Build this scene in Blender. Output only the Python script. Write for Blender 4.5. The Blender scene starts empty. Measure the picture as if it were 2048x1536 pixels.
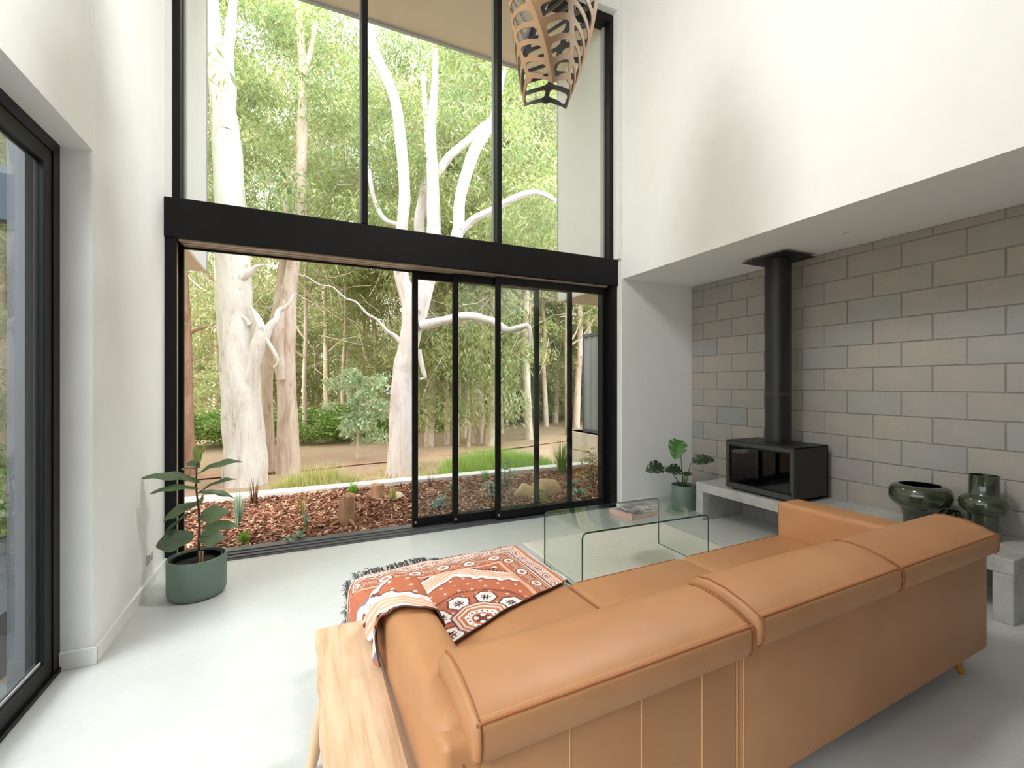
import bpy, bmesh, math, random
import numpy as np
from mathutils import Vector, Matrix

random.seed(7)
RNG = np.random.default_rng(7)
SC = bpy.context.scene
COL = SC.collection
PI = math.pi

# ------------------------------------------------------------------ camera, sky, sun, exposure
EYE = 1.43
THETA = math.atan(415.0 / 905.0)              # the camera is turned this far right of the window wall's normal
FW = (math.sin(THETA), math.cos(THETA))
RT = (math.cos(THETA), -math.sin(THETA))
cam_d = bpy.data.cameras.new('camera')
cam_d.sensor_width = 36.0
cam_d.lens = 36.0 * 905.0 / 2048.0
cam_d.clip_end = 400
cam_d.clip_start = 0.03
cam = bpy.data.objects.new('camera', cam_d)
cam.location = (0, 0, EYE)
cam.rotation_euler = (PI / 2, 0, -THETA)
COL.objects.link(cam)
SC.camera = cam

world = bpy.data.worlds.new('overcast_sky')
SC.world = world
world.use_nodes = True
wn = world.node_tree
bgn = wn.nodes['Background']
bgn.inputs[0].default_value = (0.96, 0.985, 1.0, 1)
bgn.inputs[1].default_value = 2.08

sun_d = bpy.data.lights.new('hazy_sun', 'SUN')
sun_d.energy = 2.7
sun_d.angle = math.radians(24)
sun_d.color = (1.0, 0.95, 0.87)
sun = bpy.data.objects.new('hazy_sun', sun_d)
sun.rotation_euler = Vector((0.62, 0.42, -0.66)).to_track_quat('-Z', 'Y').to_euler()
COL.objects.link(sun)


def area_lamp(name, loc, target, sx, sy, watts, color=(1, 1, 1)):
    d = bpy.data.lights.new(name, 'AREA')
    d.shape = 'RECTANGLE'
    d.size = sx
    d.size_y = sy
    d.energy = watts
    d.color = color
    o = bpy.data.objects.new(name, d)
    o.location = loc
    o.rotation_euler = (Vector(target) - Vector(loc)).to_track_quat('-Z', 'Y').to_euler()
    COL.objects.link(o)
    return o


# added fill lights, out of view, each beam turned to the opposite long wall
fill = area_lamp('added_fill', (-0.80, 1.9, 5.35), (3.3, 2.1, 2.6), 0.6, 4.8, 118, (1.0, 0.985, 0.96))
fill.data.spread = math.radians(112)
fill = area_lamp('added_fill', (3.20, 2.0, 5.35), (-0.9, 1.8, 3.0), 0.5, 4.2, 185, (1.0, 0.985, 0.96))
fill.data.spread = math.radians(100)

vs = SC.view_settings
SC.display_settings.display_device = 'sRGB'
vs.view_transform = 'Standard'
vs.look = 'None'
vs.gamma = 1.0
vs.use_curve_mapping = False
vs.exposure = 1.04
SC.cycles.max_bounces = 16
SC.cycles.diffuse_bounces = 10
SC.cycles.transparent_max_bounces = 24

# ------------------------------------------------------------------ helpers


def lin(r, g, b):
    def f(c):
        c = c / 255.0
        return c / 12.92 if c <= 0.04045 else ((c + 0.055) / 1.055) ** 2.4
    return (f(r), f(g), f(b))


class NT:
    """small node helper"""
    def __init__(self, name):
        self.m = bpy.data.materials.new(name)
        self.m.use_nodes = True
        self.t = self.m.node_tree
        self.n = self.t.nodes
        self.p = self.n['Principled BSDF']
        self.out = self.n['Material Output']

    def add(self, kind, **kw):
        x = self.n.new(kind)
        for k, v in kw.items():
            setattr(x, k, v)
        return x

    def link(self, a, b):
        self.t.links.new(a, b)

    def ramp(self, fac, stops, interp='LINEAR'):
        r = self.add('ShaderNodeValToRGB')
        cr = r.color_ramp
        cr.interpolation = interp
        while len(cr.elements) < len(stops):
            cr.elements.new(0.5)
        for e, (p, c) in zip(cr.elements, stops):
            e.position = p
            e.color = (c[0], c[1], c[2], 1)
        self.link(fac, r.inputs[0])
        return r.outputs[0]

    def noise(self, scale=5, detail=3, rough=0.55, vec=None, stretch=None, dist=0.0):
        tc = self.add('ShaderNodeTexCoord')
        src = tc.outputs['Object']
        if stretch:
            mp = self.add('ShaderNodeMapping')
            mp.inputs['Scale'].default_value = stretch
            self.link(src, mp.inputs['Vector'])
            src = mp.outputs[0]
        nz = self.add('ShaderNodeTexNoise')
        nz.inputs['Scale'].default_value = scale
        nz.inputs['Detail'].default_value = detail
        nz.inputs['Roughness'].default_value = rough
        nz.inputs['Distortion'].default_value = dist
        self.link(src, nz.inputs['Vector'])
        return nz.outputs[0]

    def bump(self, h, strength=0.2, dist=0.01):
        b = self.add('ShaderNodeBump')
        b.inputs['Strength'].default_value = strength
        b.inputs['Distance'].default_value = dist
        self.link(h, b.inputs['Height'])
        self.link(b.outputs[0], self.p.inputs['Normal'])

    def set(self, color=None, rough=None, metal=None, spec=None, coat=None):
        p = self.p
        if color is not None:
            p.inputs['Base Color'].default_value = (*color, 1)
        if rough is not None:
            p.inputs['Roughness'].default_value = rough
        if metal is not None:
            p.inputs['Metallic'].default_value = metal
        if spec is not None:
            p.inputs['Specular IOR Level'].default_value = spec
        if coat is not None:
            p.inputs['Coat Weight'].default_value = coat
        return self


def plain(name, color, rough=0.5, metal=0.0, spec=0.5, bump=None, vary=0.06):
    t = NT(name).set(color, rough, metal, spec)
    nz = t.noise(6, 4)
    a = tuple(c * (1 - vary) for c in color)
    b = tuple(min(1, c * (1 + vary)) for c in color)
    t.link(t.ramp(nz, [(0.3, a), (0.7, b)]), t.p.inputs['Base Color'])
    if bump:
        t.bump(t.noise(bump[0], 4), bump[1], bump[2])
    return t.m


def glass_sheet(name, tint, ior=1.45, rough=0.0):
    """a pane: clear transmission plus Fresnel reflection on each face"""
    t = NT(name)
    t.n.remove(t.p)
    tr = t.add('ShaderNodeBsdfTransparent')
    tr.inputs[0].default_value = (*tint, 1)
    gl = t.add('ShaderNodeBsdfGlossy')
    gl.inputs['Roughness'].default_value = rough
    f0 = ((ior - 1) / (ior + 1)) ** 2
    lw = t.add('ShaderNodeLayerWeight')           # Schlick's Fresnel, the same on both faces of the sheet
    lw.inputs[0].default_value = 0.5
    pw = t.add('ShaderNodeMath', operation='POWER')
    t.link(lw.outputs['Facing'], pw.inputs[0])
    pw.inputs[1].default_value = 5.0
    ma = t.add('ShaderNodeMath', operation='MULTIPLY_ADD')
    t.link(pw.outputs[0], ma.inputs[0])
    ma.inputs[1].default_value = 1 - f0
    ma.inputs[2].default_value = f0
    mx = t.add('ShaderNodeMixShader')
    t.link(ma.outputs[0], mx.inputs[0])
    t.link(tr.outputs[0], mx.inputs[1])
    t.link(gl.outputs[0], mx.inputs[2])
    t.link(mx.outputs[0], t.out.inputs[0])
    return t.m


def obj(name, me, parent=None, mats=None, loc=None):
    o = bpy.data.objects.new(name, me)
    COL.objects.link(o)
    if parent is not None:
        o.parent = parent
    if loc is not None:
        o.location = loc
    if mats is not None:
        for m in (mats if isinstance(mats, (list, tuple)) else [mats]):
            if me is not None and len(me.materials) < 8:
                me.materials.append(m)
    return o


def tag(o, label=None, cat=None, group=None, kind=None):
    if label:
        o['label'] = label
    if cat:
        o['category'] = cat
    if group:
        o['group'] = group
    if kind:
        o['kind'] = kind
    return o


def thing(name, label, cat, loc=(0, 0, 0), rz=0.0, group=None):
    o = bpy.data.objects.new(name, None)
    o.empty_display_size = 0.1
    o.location = loc
    o.rotation_euler = (0, 0, rz)
    COL.objects.link(o)
    return tag(o, label, cat, group)


def structure(name, loc=(0, 0, 0)):
    o = bpy.data.objects.new(name, None)
    o.empty_display_size = 0.1
    o.location = loc
    COL.objects.link(o)
    o['kind'] = 'structure'
    return o


def np_mesh(name, verts, faces, smooth=False):
    """verts (N,3), faces (M,k) arrays"""
    verts = np.asarray(verts, dtype=np.float32)
    faces = np.asarray(faces, dtype=np.int32)
    me = bpy.data.meshes.new(name)
    me.vertices.add(len(verts))
    me.vertices.foreach_set('co', verts.ravel())
    k = faces.shape[1]
    me.loops.add(faces.size)
    me.loops.foreach_set('vertex_index', faces.ravel())
    me.polygons.add(len(faces))
    me.polygons.foreach_set('loop_start', np.arange(0, faces.size, k, dtype=np.int32))
    me.polygons.foreach_set('use_smooth', np.full(len(faces), smooth, dtype=bool))
    me.update(calc_edges=True)
    return me


class MB:
    """collects shapes into one mesh"""
    def __init__(self):
        self.b = bmesh.new()

    def box(self, x0, x1, y0, y1, z0, z1, r=0.0, seg=2, mi=0):
        b = self.b
        vs_ = [b.verts.new((x, y, z)) for x in (x0, x1) for y in (y0, y1) for z in (z0, z1)]
        idx = [(0, 1, 3, 2), (4, 6, 7, 5), (0, 4, 5, 1), (2, 3, 7, 6), (0, 2, 6, 4), (1, 5, 7, 3)]
        fs = [b.faces.new([vs_[i] for i in f]) for f in idx]
        for f in fs:
            f.material_index = mi
        if r > 0:
            es = list({e for f in fs for e in f.edges})
            bmesh.ops.bevel(b, geom=es, offset=r, segments=seg, profile=0.5, affect='EDGES', clamp_overlap=True)
        return self

    def prism(self, pts, z0, z1):
        b = self.b
        lo = [b.verts.new((p[0], p[1], z0)) for p in pts]
        hi = [b.verts.new((p[0], p[1], z1)) for p in pts]
        b.faces.new(lo[::-1])
        b.faces.new(hi)
        n = len(pts)
        for i in range(n):
            b.faces.new((lo[i], lo[(i + 1) % n], hi[(i + 1) % n], hi[i]))
        return self

    def lathe(self, prof, seg=40, cx=0, cy=0, mi=0, close=False):
        b = self.b
        rings = []
        for (r, z) in prof:
            if r < 1e-5:
                rings.append([b.verts.new((cx, cy, z))])
            else:
                rings.append([b.verts.new((cx + r * math.cos(2 * PI * k / seg), cy + r * math.sin(2 * PI * k / seg), z)) for k in range(seg)])
        pairs = list(zip(rings[:-1], rings[1:]))
        if close:
            pairs.append((rings[-1], rings[0]))
        for a, c in pairs:
            for k in range(seg):
                k2 = (k + 1) % seg
                if len(a) == 1 and len(c) == 1:
                    continue
                if len(a) == 1:
                    f = b.faces.new((a[0], c[k2], c[k]))
                elif len(c) == 1:
                    f = b.faces.new((a[k], a[k2], c[0]))
                else:
                    f = b.faces.new((a[k], a[k2], c[k2], c[k]))
                f.material_index = mi
        return self

    def tube(self, pts, rad, sides=8, caps=True, mi=0):
        b = self.b
        P = [Vector(p) for p in pts]
        n = len(P)
        R = rad if isinstance(rad, (list, tuple)) else [rad] * n
        rings = []
        up = Vector((0, 0, 1))
        for i in range(n):
            d = (P[min(i + 1, n - 1)] - P[max(i - 1, 0)])
            if d.length < 1e-9:
                d = Vector((0, 0, 1))
            d.normalize()
            if i == 0:
                ref = up if abs(d.z) < 0.9 else Vector((0, 1, 0))
                a = d.cross(ref).normalized()
            else:
                a = (a - d * a.dot(d))
                a = a.normalized() if a.length > 1e-6 else d.orthogonal().normalized()
            c = d.cross(a)
            rings.append([b.verts.new(P[i] + (a * math.cos(2 * PI * k / sides) + c * math.sin(2 * PI * k / sides)) * R[i]) for k in range(sides)])
        for i in range(n - 1):
            for k in range(sides):
                f = b.faces.new((rings[i][k], rings[i][(k + 1) % sides], rings[i + 1][(k + 1) % sides], rings[i + 1][k]))
                f.material_index = mi
        if caps:
            b.faces.new(rings[0][::-1]).material_index = mi
            b.faces.new(rings[-1]).material_index = mi
        return self

    def build(self, name, mats=None, parent=None, smooth=None, loc=None):
        me = bpy.data.meshes.new(name)
        bmesh.ops.recalc_face_normals(self.b, faces=self.b.faces)
        if smooth is not None:
            for f in self.b.faces:
                f.smooth = True
            for e in self.b.edges:
                if len(e.link_faces) == 2:
                    try:
                        e.smooth = e.calc_face_angle() < math.radians(smooth)
                    except ValueError:
                        pass
        self.b.to_mesh(me)
        self.b.free()
        return obj(name, me, parent, mats, loc)


def catmull(pts, sub=4):
    P = np.asarray(pts, float)
    out = []
    n = len(P)
    for i in range(n - 1):
        p0, p1, p2, p3 = P[max(i - 1, 0)], P[i], P[i + 1], P[min(i + 2, n - 1)]
        for k in range(sub):
            t = k / sub
            out.append(0.5 * ((2 * p1) + (-p0 + p2) * t + (2 * p0 - 5 * p1 + 4 * p2 - p3) * t * t + (-p0 + 3 * p1 - 3 * p2 + p3) * t ** 3))
    out.append(P[-1])
    return np.array(out)


def sstep(a, b, x):
    t = min(1.0, max(0.0, (x - a) / (b - a)))
    return t * t * (3 - 2 * t)


# ------------------------------------------------------------------ materials
M = {}
M['wall'] = plain('white_plaster', (0.875, 0.88, 0.865), 0.75, spec=0.25, bump=(90, 0.03, 0.002), vary=0.012)
M['skirting'] = plain('white_painted_timber', (0.82, 0.825, 0.80), 0.45, vary=0.01)
M['rear'] = plain('bounce_cutting_dark_wall', (0.045, 0.046, 0.05), 0.6, spec=0.3)  # unseen back wall, kept dark to cut light bounced onto the sofa
M['black'] = plain('black_powdercoat', (0.007, 0.007, 0.0073), 0.42, spec=0.22, vary=0.1)
M['beam'] = plain('black_painted_steel', (0.008, 0.008, 0.0083), 0.55, spec=0.2, vary=0.1)
M['track'] = plain('reflected_tan_track', (0.50, 0.40, 0.31), 0.4, metal=0.2, vary=0.08)  # tan paints the outdoors reflected in the dark head and jamb tracks
M['sill'] = plain('charcoal_sill', (0.13, 0.13, 0.14), 0.4, metal=0.3)
M['pane'] = glass_sheet('window_glass', (0.965, 0.985, 0.975))
M['pane_side'] = glass_sheet('grey_tinted_glass', (0.72, 0.76, 0.78))
M['soffit'] = plain('beige_soffit_sheet', lin(226, 209, 186), 0.7, vary=0.02)
M['render_ext'] = plain('white_exterior_render', (0.80, 0.80, 0.81), 0.8, vary=0.02)
M['grey_trim'] = plain('grey_flashing', (0.45, 0.45, 0.47), 0.5)

t = NT('polished_concrete')
n1 = t.noise(1.3, 5, 0.6)
n2 = t.noise(26, 5, 0.7)
mix = t.add('ShaderNodeMix', data_type='RGBA', blend_type='MULTIPLY')
mix.inputs[0].default_value = 0.5
t.link(t.ramp(n1, [(0.3, (0.56, 0.565, 0.55)), (0.7, (0.64, 0.645, 0.635))]), mix.inputs[6])
t.link(t.ramp(n2, [(0.3, (0.90, 0.90, 0.89)), (0.62, (1, 1, 1))]), mix.inputs[7])
t.link(mix.outputs[2], t.p.inputs['Base Color'])
t.set(rough=0.30, spec=0.5)
M['floor'] = t.m

t = NT('concrete_block_face')
oi = t.add('ShaderNodeObjectInfo')
col = t.ramp(oi.outputs['Random'], [(0.0, (0.355, 0.335, 0.305)), (0.2, (0.375, 0.342, 0.302)), (0.42, (0.36, 0.33, 0.306)), (0.6, (0.342, 0.334, 0.315)), (0.8, (0.38, 0.345, 0.30)), (1.0, (0.318, 0.325, 0.32))])
n1 = t.noise(3.2, 4, 0.6)
n2 = t.noise(120, 3, 0.7)
mix = t.add('ShaderNodeMix', data_type='RGBA', blend_type='MULTIPLY')
mix.inputs[0].default_value = 0.8
t.link(col, mix.inputs[6])
t.link(t.ramp(n1, [(0.3, (0.88, 0.93, 0.95)), (0.7, (1.08, 1.04, 1.0))]), mix.inputs[7])
mix2 = t.add('ShaderNodeMix', data_type='RGBA', blend_type='MULTIPLY')
mix2.inputs[0].default_value = 0.6
t.link(mix.outputs[2], mix2.inputs[6])
t.link(t.ramp(n2, [(0.25, (0.78, 0.78, 0.78)), (0.5, (1, 1, 1))]), mix2.inputs[7])
t.link(mix2.outputs[2], t.p.inputs['Base Color'])
t.bump(n2, 0.35, 0.004)
t.set(rough=0.9, spec=0.2)
M['block'] = t.m
M['mortar'] = plain('recessed_mortar', (0.28, 0.262, 0.238), 0.95, spec=0.1, vary=0.15)

t = NT('cast_concrete')
n1 = t.noise(5, 5, 0.65)
n2 = t.noise(60, 4, 0.7)
t.link(t.ramp(n1, [(0.28, (0.34, 0.335, 0.315)), (0.5, (0.46, 0.455, 0.43)), (0.72, (0.55, 0.55, 0.525))]), t.p.inputs['Base Color'])
t.bump(n2, 0.15, 0.003)
t.set(rough=0.7, spec=0.3)
M['concrete'] = t.m

t = NT('tan_leather')
n1 = t.noise(2.2, 4, 0.6)
n2 = t.noise(160, 3, 0.6)
t.link(t.ramp(n1, [(0.3, lin(180, 127, 86)), (0.7, lin(193, 140, 97))]), t.p.inputs['Base Color'])
t.bump(n2, 0.10, 0.002)
t.set(rough=0.46, spec=0.4)
M['leather'] = t.m
M['seam'] = plain('leather_seam', lin(160, 96, 52), 0.5)
M['stitch'] = plain('pale_stitching', lin(214, 160, 112), 0.6)
M['brass_wood'] = plain('golden_wood', lin(176, 122, 48), 0.45)

t = NT('pale_oak')
n1 = t.noise(3.0, 6, 0.65, stretch=(14, 0.8, 8), dist=0.6)
n2 = t.noise(9, 3, 0.6, stretch=(1.5, 0.5, 1))
mix = t.add('ShaderNodeMix', data_type='RGBA', blend_type='MULTIPLY')
mix.inputs[0].default_value = 0.55
t.link(t.ramp(n1, [(0.25, lin(176, 138, 106)), (0.5, lin(210, 174, 142)), (0.75, lin(222, 192, 164))]), mix.inputs[6])
t.link(t.ramp(n2, [(0.3, (0.8, 0.76, 0.70)), (0.6, (1, 1, 1))]), mix.inputs[7])
t.link(mix.outputs[2], t.p.inputs['Base Color'])
t.bump(n1, 0.12, 0.003)
t.set(rough=0.6, spec=0.3)
M['oak'] = t.m
M['leg_wood'] = plain('turned_wood_leg', lin(214, 178, 138), 0.55, vary=0.1)

M['table_glass'] = glass_sheet('table_glass', (0.968, 0.988, 0.978), 1.5)
t = NT('green_glass_edge').set((0.012, 0.085, 0.065), 0.08, spec=0.7)
t.link(t.ramp(t.noise(3, 2), [(0.3, (0.010, 0.055, 0.045)), (0.7, (0.03, 0.16, 0.125))]), t.p.inputs['Base Color'])
M['glass_edge'] = t.m

t = NT('woven_rug')
n1 = t.noise(9, 5, 0.75, stretch=(1, 22, 1))
n2 = t.noise(10, 5, 0.75, stretch=(26, 2, 1))
mix = t.add('ShaderNodeMix', data_type='RGBA', blend_type='MULTIPLY')
mix.inputs[0].default_value = 0.8
t.link(t.ramp(n1, [(0.28, lin(186, 182, 172)), (0.42, lin(222, 218, 206)), (0.7, lin(240, 237, 228))]), mix.inputs[6])
t.link(t.ramp(n2, [(0.25, (0.80, 0.79, 0.77)), (0.5, (1, 1, 1))]), mix.inputs[7])
t.link(mix.outputs[2], t.p.inputs['Base Color'])
t.bump(n1, 0.4, 0.006)
t.set(rough=0.95, spec=0.1)
M['rug'] = t.m

M['stove'] = plain('black_stove_steel', (0.014, 0.014, 0.0145), 0.42, spec=0.5, vary=0.15)
M['stove_frame'] = plain('graphite_door_frame', (0.045, 0.044, 0.043), 0.38, spec=0.5, vary=0.08)
M['stove_glass'] = glass_sheet('smoked_stove_glass', (0.30, 0.30, 0.32), 1.6)
M['firebrick'] = plain('sooty_firebrick', (0.05, 0.045, 0.04), 0.9, vary=0.4)
M['pot'] = plain('sage_green_pot', lin(104, 122, 110), 0.42, vary=0.03)
M['soil'] = plain('dark_potting_soil', (0.012, 0.010, 0.008), 0.9, vary=0.5, bump=(80, 0.8, 0.01))
M['stem'] = plain('brown_stem', lin(84, 62, 46), 0.7, vary=0.2)
M['stem_green'] = plain('green_stem', lin(66, 92, 44), 0.5, vary=0.15)

t = NT('olive_green_glass').set((0.035, 0.05, 0.028), 0.06, spec=0.7)
t.link(t.ramp(t.noise(4, 2), [(0.3, (0.032, 0.040, 0.022)), (0.7, (0.058, 0.066, 0.036))]), t.p.inputs['Base Color'])
t.p.inputs['Coat Weight'].default_value = 0.6
t.p.inputs['Coat Roughness'].default_value = 0.03
M['vase'] = t.m
M['vase_in'] = plain('dark_vase_inside', (0.006, 0.008, 0.005), 0.3)
M['amber'] = plain('amber_glass_rim', lin(120, 84, 30), 0.1)


def leaf_mat(name, stops, trans=0.45, tint=(1, 1, 1), gloss=0.08, per_object=False, drift=0.0):
    t = NT(name)
    t.n.remove(t.p)
    if per_object:
        fac = t.add('ShaderNodeObjectInfo').outputs['Random']
    else:
        fac = t.add('ShaderNodeNewGeometry').outputs['Random Per Island']
    c = t.ramp(fac, stops)
    if drift:
        nz = t.noise(drift, 2, 0.5)
        mxc = t.add('ShaderNodeMix', data_type='RGBA', blend_type='MULTIPLY')
        mxc.inputs[0].default_value = 1.0
        t.link(c, mxc.inputs[6])
        t.link(t.ramp(nz, [(0.32, (0.66, 0.76, 0.62)), (0.5, (0.95, 0.97, 0.90)), (0.66, (1.16, 1.12, 0.92))]), mxc.inputs[7])
        c = mxc.outputs[2]
    d = t.add('ShaderNodeBsdfDiffuse')
    tr = t.add('ShaderNodeBsdfTranslucent')
    g = t.add('ShaderNodeBsdfGlossy')
    g.inputs['Roughness'].default_value = 0.35
    g.inputs[0].default_value = (1, 1, 1, 1)
    t.link(c, d.inputs[0])
    t.link(c, tr.inputs[0])
    m1 = t.add('ShaderNodeMixShader')
    m1.inputs[0].default_value = trans
    t.link(d.outputs[0], m1.inputs[1])
    t.link(tr.outputs[0], m1.inputs[2])
    m2 = t.add('ShaderNodeMixShader')
    m2.inputs[0].default_value = gloss
    t.link(m1.outputs[0], m2.inputs[1])
    t.link(g.outputs[0], m2.inputs[2])
    t.link(m2.outputs[0], t.out.inputs[0])
    return t.m


M['gum_leaf'] = leaf_mat('gum_leaves', [(0.0, lin(136, 154, 98)), (0.3, lin(166, 184, 124)), (0.55, lin(188, 204, 144)), (0.75, lin(202, 212, 172)), (0.9, lin(216, 220, 146)), (1.0, lin(196, 164, 126))], 0.5, drift=1.1)
M['gum_leaf_far'] = leaf_mat('gum_leaves_distant', [(0.0, lin(140, 154, 104)), (0.4, lin(172, 184, 128)), (0.7, lin(196, 204, 154)), (0.9, lin(202, 186, 146)), (1.0, lin(180, 150, 116))], 0.5, drift=0.8)
M['sapling_leaf'] = leaf_mat('pale_sapling_leaves', [(0.0, lin(156, 184, 146)), (0.5, lin(194, 214, 176)), (1.0, lin(216, 228, 190))])
M['bush_leaf'] = leaf_mat('bright_bush_leaves', [(0.0, lin(98, 134, 56)), (0.5, lin(142, 176, 82)), (0.9, lin(172, 196, 108)), (1.0, lin(150, 128, 76))])
M['grass_leaf'] = leaf_mat('green_grass', [(0.0, lin(146, 178, 78)), (0.5, lin(188, 212, 110)), (1.0, lin(216, 226, 146))])
M['straw_leaf'] = leaf_mat('yellow_grass', [(0.0, lin(168, 170, 88)), (0.6, lin(206, 206, 130)), (1.0, lin(222, 214, 158))])
M['tuft_leaf'] = leaf_mat('vivid_tuft', [(0.0, lin(80, 136, 30)), (1.0, lin(150, 200, 70))])
M['blue_leaf'] = leaf_mat('bluegreen_leaves', [(0.0, lin(116, 148, 124)), (1.0, lin(176, 200, 176))])
M['red_leaf'] = leaf_mat('bronze_flax_leaves', [(0.0, lin(86, 54, 48)), (1.0, lin(150, 112, 84))])
M['olive_leaf'] = leaf_mat('olive_shrub_leaves', [(0.0, lin(110, 108, 56)), (0.6, lin(158, 152, 84)), (1.0, lin(190, 178, 116))])
M['fig_leaf'] = leaf_mat('fig_leaf', [(0.0, lin(78, 100, 72)), (0.6, lin(100, 122, 84)), (1.0, lin(118, 140, 84))], 0.22, gloss=0.07, per_object=True)
M['fig_new'] = leaf_mat('young_fig_leaf', [(0.0, lin(120, 142, 48)), (1.0, lin(140, 160, 60))], 0.4, per_object=True)
M['monstera_leaf'] = leaf_mat('monstera_leaf', [(0.0, lin(34, 58, 34)), (1.0, lin(46, 74, 42))], 0.15, gloss=0.08, per_object=True)
M['monstera_light'] = leaf_mat('light_monstera_leaf', [(0.0, lin(66, 122, 48)), (1.0, lin(76, 132, 56))], 0.3, gloss=0.08, per_object=True)


def bark(name, stops, scale=1.0, bumpy=0.5):
    t = NT(name)
    n1 = t.noise(2.2 * scale, 6, 0.68, stretch=(1.6, 1.6, 0.35), dist=0.8)
    n2 = t.noise(11 * scale, 5, 0.7, stretch=(2.2, 2.2, 0.28))
    n3 = t.noise(4.5 * scale, 4, 0.6, stretch=(1.5, 1.5, 0.7))
    mix = t.add('ShaderNodeMix', data_type='RGBA', blend_type='MULTIPLY')
    mix.inputs[0].default_value = 0.55
    t.link(t.ramp(n1, stops), mix.inputs[6])
    t.link(t.ramp(n2, [(0.30, (0.55, 0.48, 0.44)), (0.42, (1, 1, 1))]), mix.inputs[7])
    mix2 = t.add('ShaderNodeMix', data_type='RGBA', blend_type='MULTIPLY')
    mix2.inputs[0].default_value = 0.5
    t.link(mix.outputs[2], mix2.inputs[6])
    t.link(t.ramp(n3, [(0.31, (0.30, 0.27, 0.25)), (0.36, (1, 1, 1))]), mix2.inputs[7])
    t.link(mix2.outputs[2], t.p.inputs['Base Color'])
    t.bump(n2, bumpy, 0.02)
    t.set(rough=0.85, spec=0.15)
    return t.m


M['bark_white'] = bark('white_gum_bark', [(0.30, lin(150, 130, 114)), (0.40, lin(212, 203, 195)), (0.6, lin(234, 231, 228)), (0.8, lin(204, 194, 186))])
M['bark_tan'] = bark('tan_gum_bark', [(0.28, lin(166, 138, 116)), (0.45, lin(210, 190, 174)), (0.65, lin(232, 220, 212)), (0.85, lin(194, 168, 148))], 1.2)
M['bark_lilac'] = bark('pale_lilac_bark', [(0.28, lin(176, 160, 156)), (0.5, lin(216, 208, 208)), (0.75, lin(196, 186, 190))], 0.9, 0.3)
M['bark_red'] = bark('reddish_bark', [(0.3, lin(150, 108, 88)), (0.6, lin(204, 168, 150)), (0.8, lin(170, 128, 108))], 1.6)
M['bark_far'] = bark('forest_bark', [(0.28, lin(150, 130, 110)), (0.5, lin(200, 184, 164)), (0.75, lin(224, 212, 194))], 1.5)

# ================================================================== THE ROOM SHELL
XL, XR, XB = -0.98, 3.33, 4.386         # left wall, bulkhead face, block wall
YW, YF = 4.20, 4.50                     # inner face of the return wall, outer face of the facade
ZC, ZN, ZH = 5.92, 2.64, 2.62           # high ceiling, alcove ceiling, side door head
YB = -4.5

f = MB().box(-1.25, 4.6, YB, 4.30, -0.12, 0.0).build('floor', M['floor'])
tag(f, kind='structure')
w = MB().box(-1.25, XL, 2.995, 4.50, 0, ZC, r=0.018, seg=3).box(-1.25, XL, YB, 2.995, ZH, ZC).box(-1.25, XL, YB, -2.2, 0, ZH)
tag(w.build('wall_left', M['wall'], smooth=35), kind='structure')
w = MB().box(XR, 4.62, YB, YW, ZN, ZC)
tag(w.build('wall_right', M['wall']), kind='structure')
w = MB().box(3.31, 4.62, YW, YF, 0, 2.87, r=0.006).box(3.27, 4.62, YW, YF, 2.87, ZC).box(XL, 3.31, 4.22, YF, 5.72, ZC).box(-0.985, -0.935, 4.27, YF, 2.87, 5.72)
tag(w.build('wall_front', M['wall']), kind='structure')
w = MB().box(-1.25, 4.6, YB - 0.15, YB, 0, ZC)
tag(w.build('wall_back', M['rear']), kind='structure')
c = MB().box(-1.25, 4.62, YB, YF, ZC, ZC + 0.15).build('ceiling', M['wall'])
tag(c, kind='structure')

# block wall of the fireplace alcove: every block is a piece of its own
bw = MB().box(XB + 0.007, 4.62, YB, YW, 0, ZN).build('wall_alcove', M['mortar'])
tag(bw, kind='structure')
blk_cache = {}


def block(y0, y1, z0, z1):
    key = (round(y1 - y0, 3), round(z1 - z0, 3))
    if key not in blk_cache:
        m_ = MB().box(0, 0.05, 0, y1 - y0, 0, z1 - z0, r=0.003, seg=1)
        bmesh.ops.recalc_face_normals(m_.b, faces=m_.b.faces)
        me = bpy.data.meshes.new('block')
        m_.b.to_mesh(me)
        m_.b.free()
        me.materials.append(M['block'])
        blk_cache[key] = me
    o = obj('block', blk_cache[key], bw)
    o.location = (XB + random.uniform(-0.0012, 0.0012), y0, z0)


J = 0.0045
zj = [0.0] + [round(0.168 + 0.2 * k, 3) for k in range(13)] + [ZN]
for r_ in range(len(zj) - 1):
    off = 1.413 if (r_ % 2 == 1) else 1.613
    if zj[r_ + 1] - zj[r_] < 0.02:
        continue
    ys = [off + 0.4 * k for k in range(-5, 9)]
    ys = [y for y in ys if -0.6 < y < YW - 0.02] + [YW]
    for a, b_ in zip(ys[:-1], ys[1:]):
        block(a + J, b_ - J, zj[r_] + (J if r_ else 0), zj[r_ + 1] - J)

tag(MB().box(XL, XL + 0.016, 2.985, 4.28, 0, 0.09, r=0.003, seg=1).box(-1.11, XL + 0.016, 2.979, 2.995, 0, 0.09, r=0.003, seg=1).build('baseboard_left', M['skirting']), kind='structure')
tag(MB().box(3.31, XB, YW - 0.014, YW, 0, 0.09, r=0.003, seg=1).build('baseboard_front', M['skirting']), kind='structure')
tag(MB().box(XL, 3.31, 4.26, YF, 2.565, 2.87, r=0.004, seg=1).build('trim_1', M['beam']), kind='structure')   # the black beam

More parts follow.
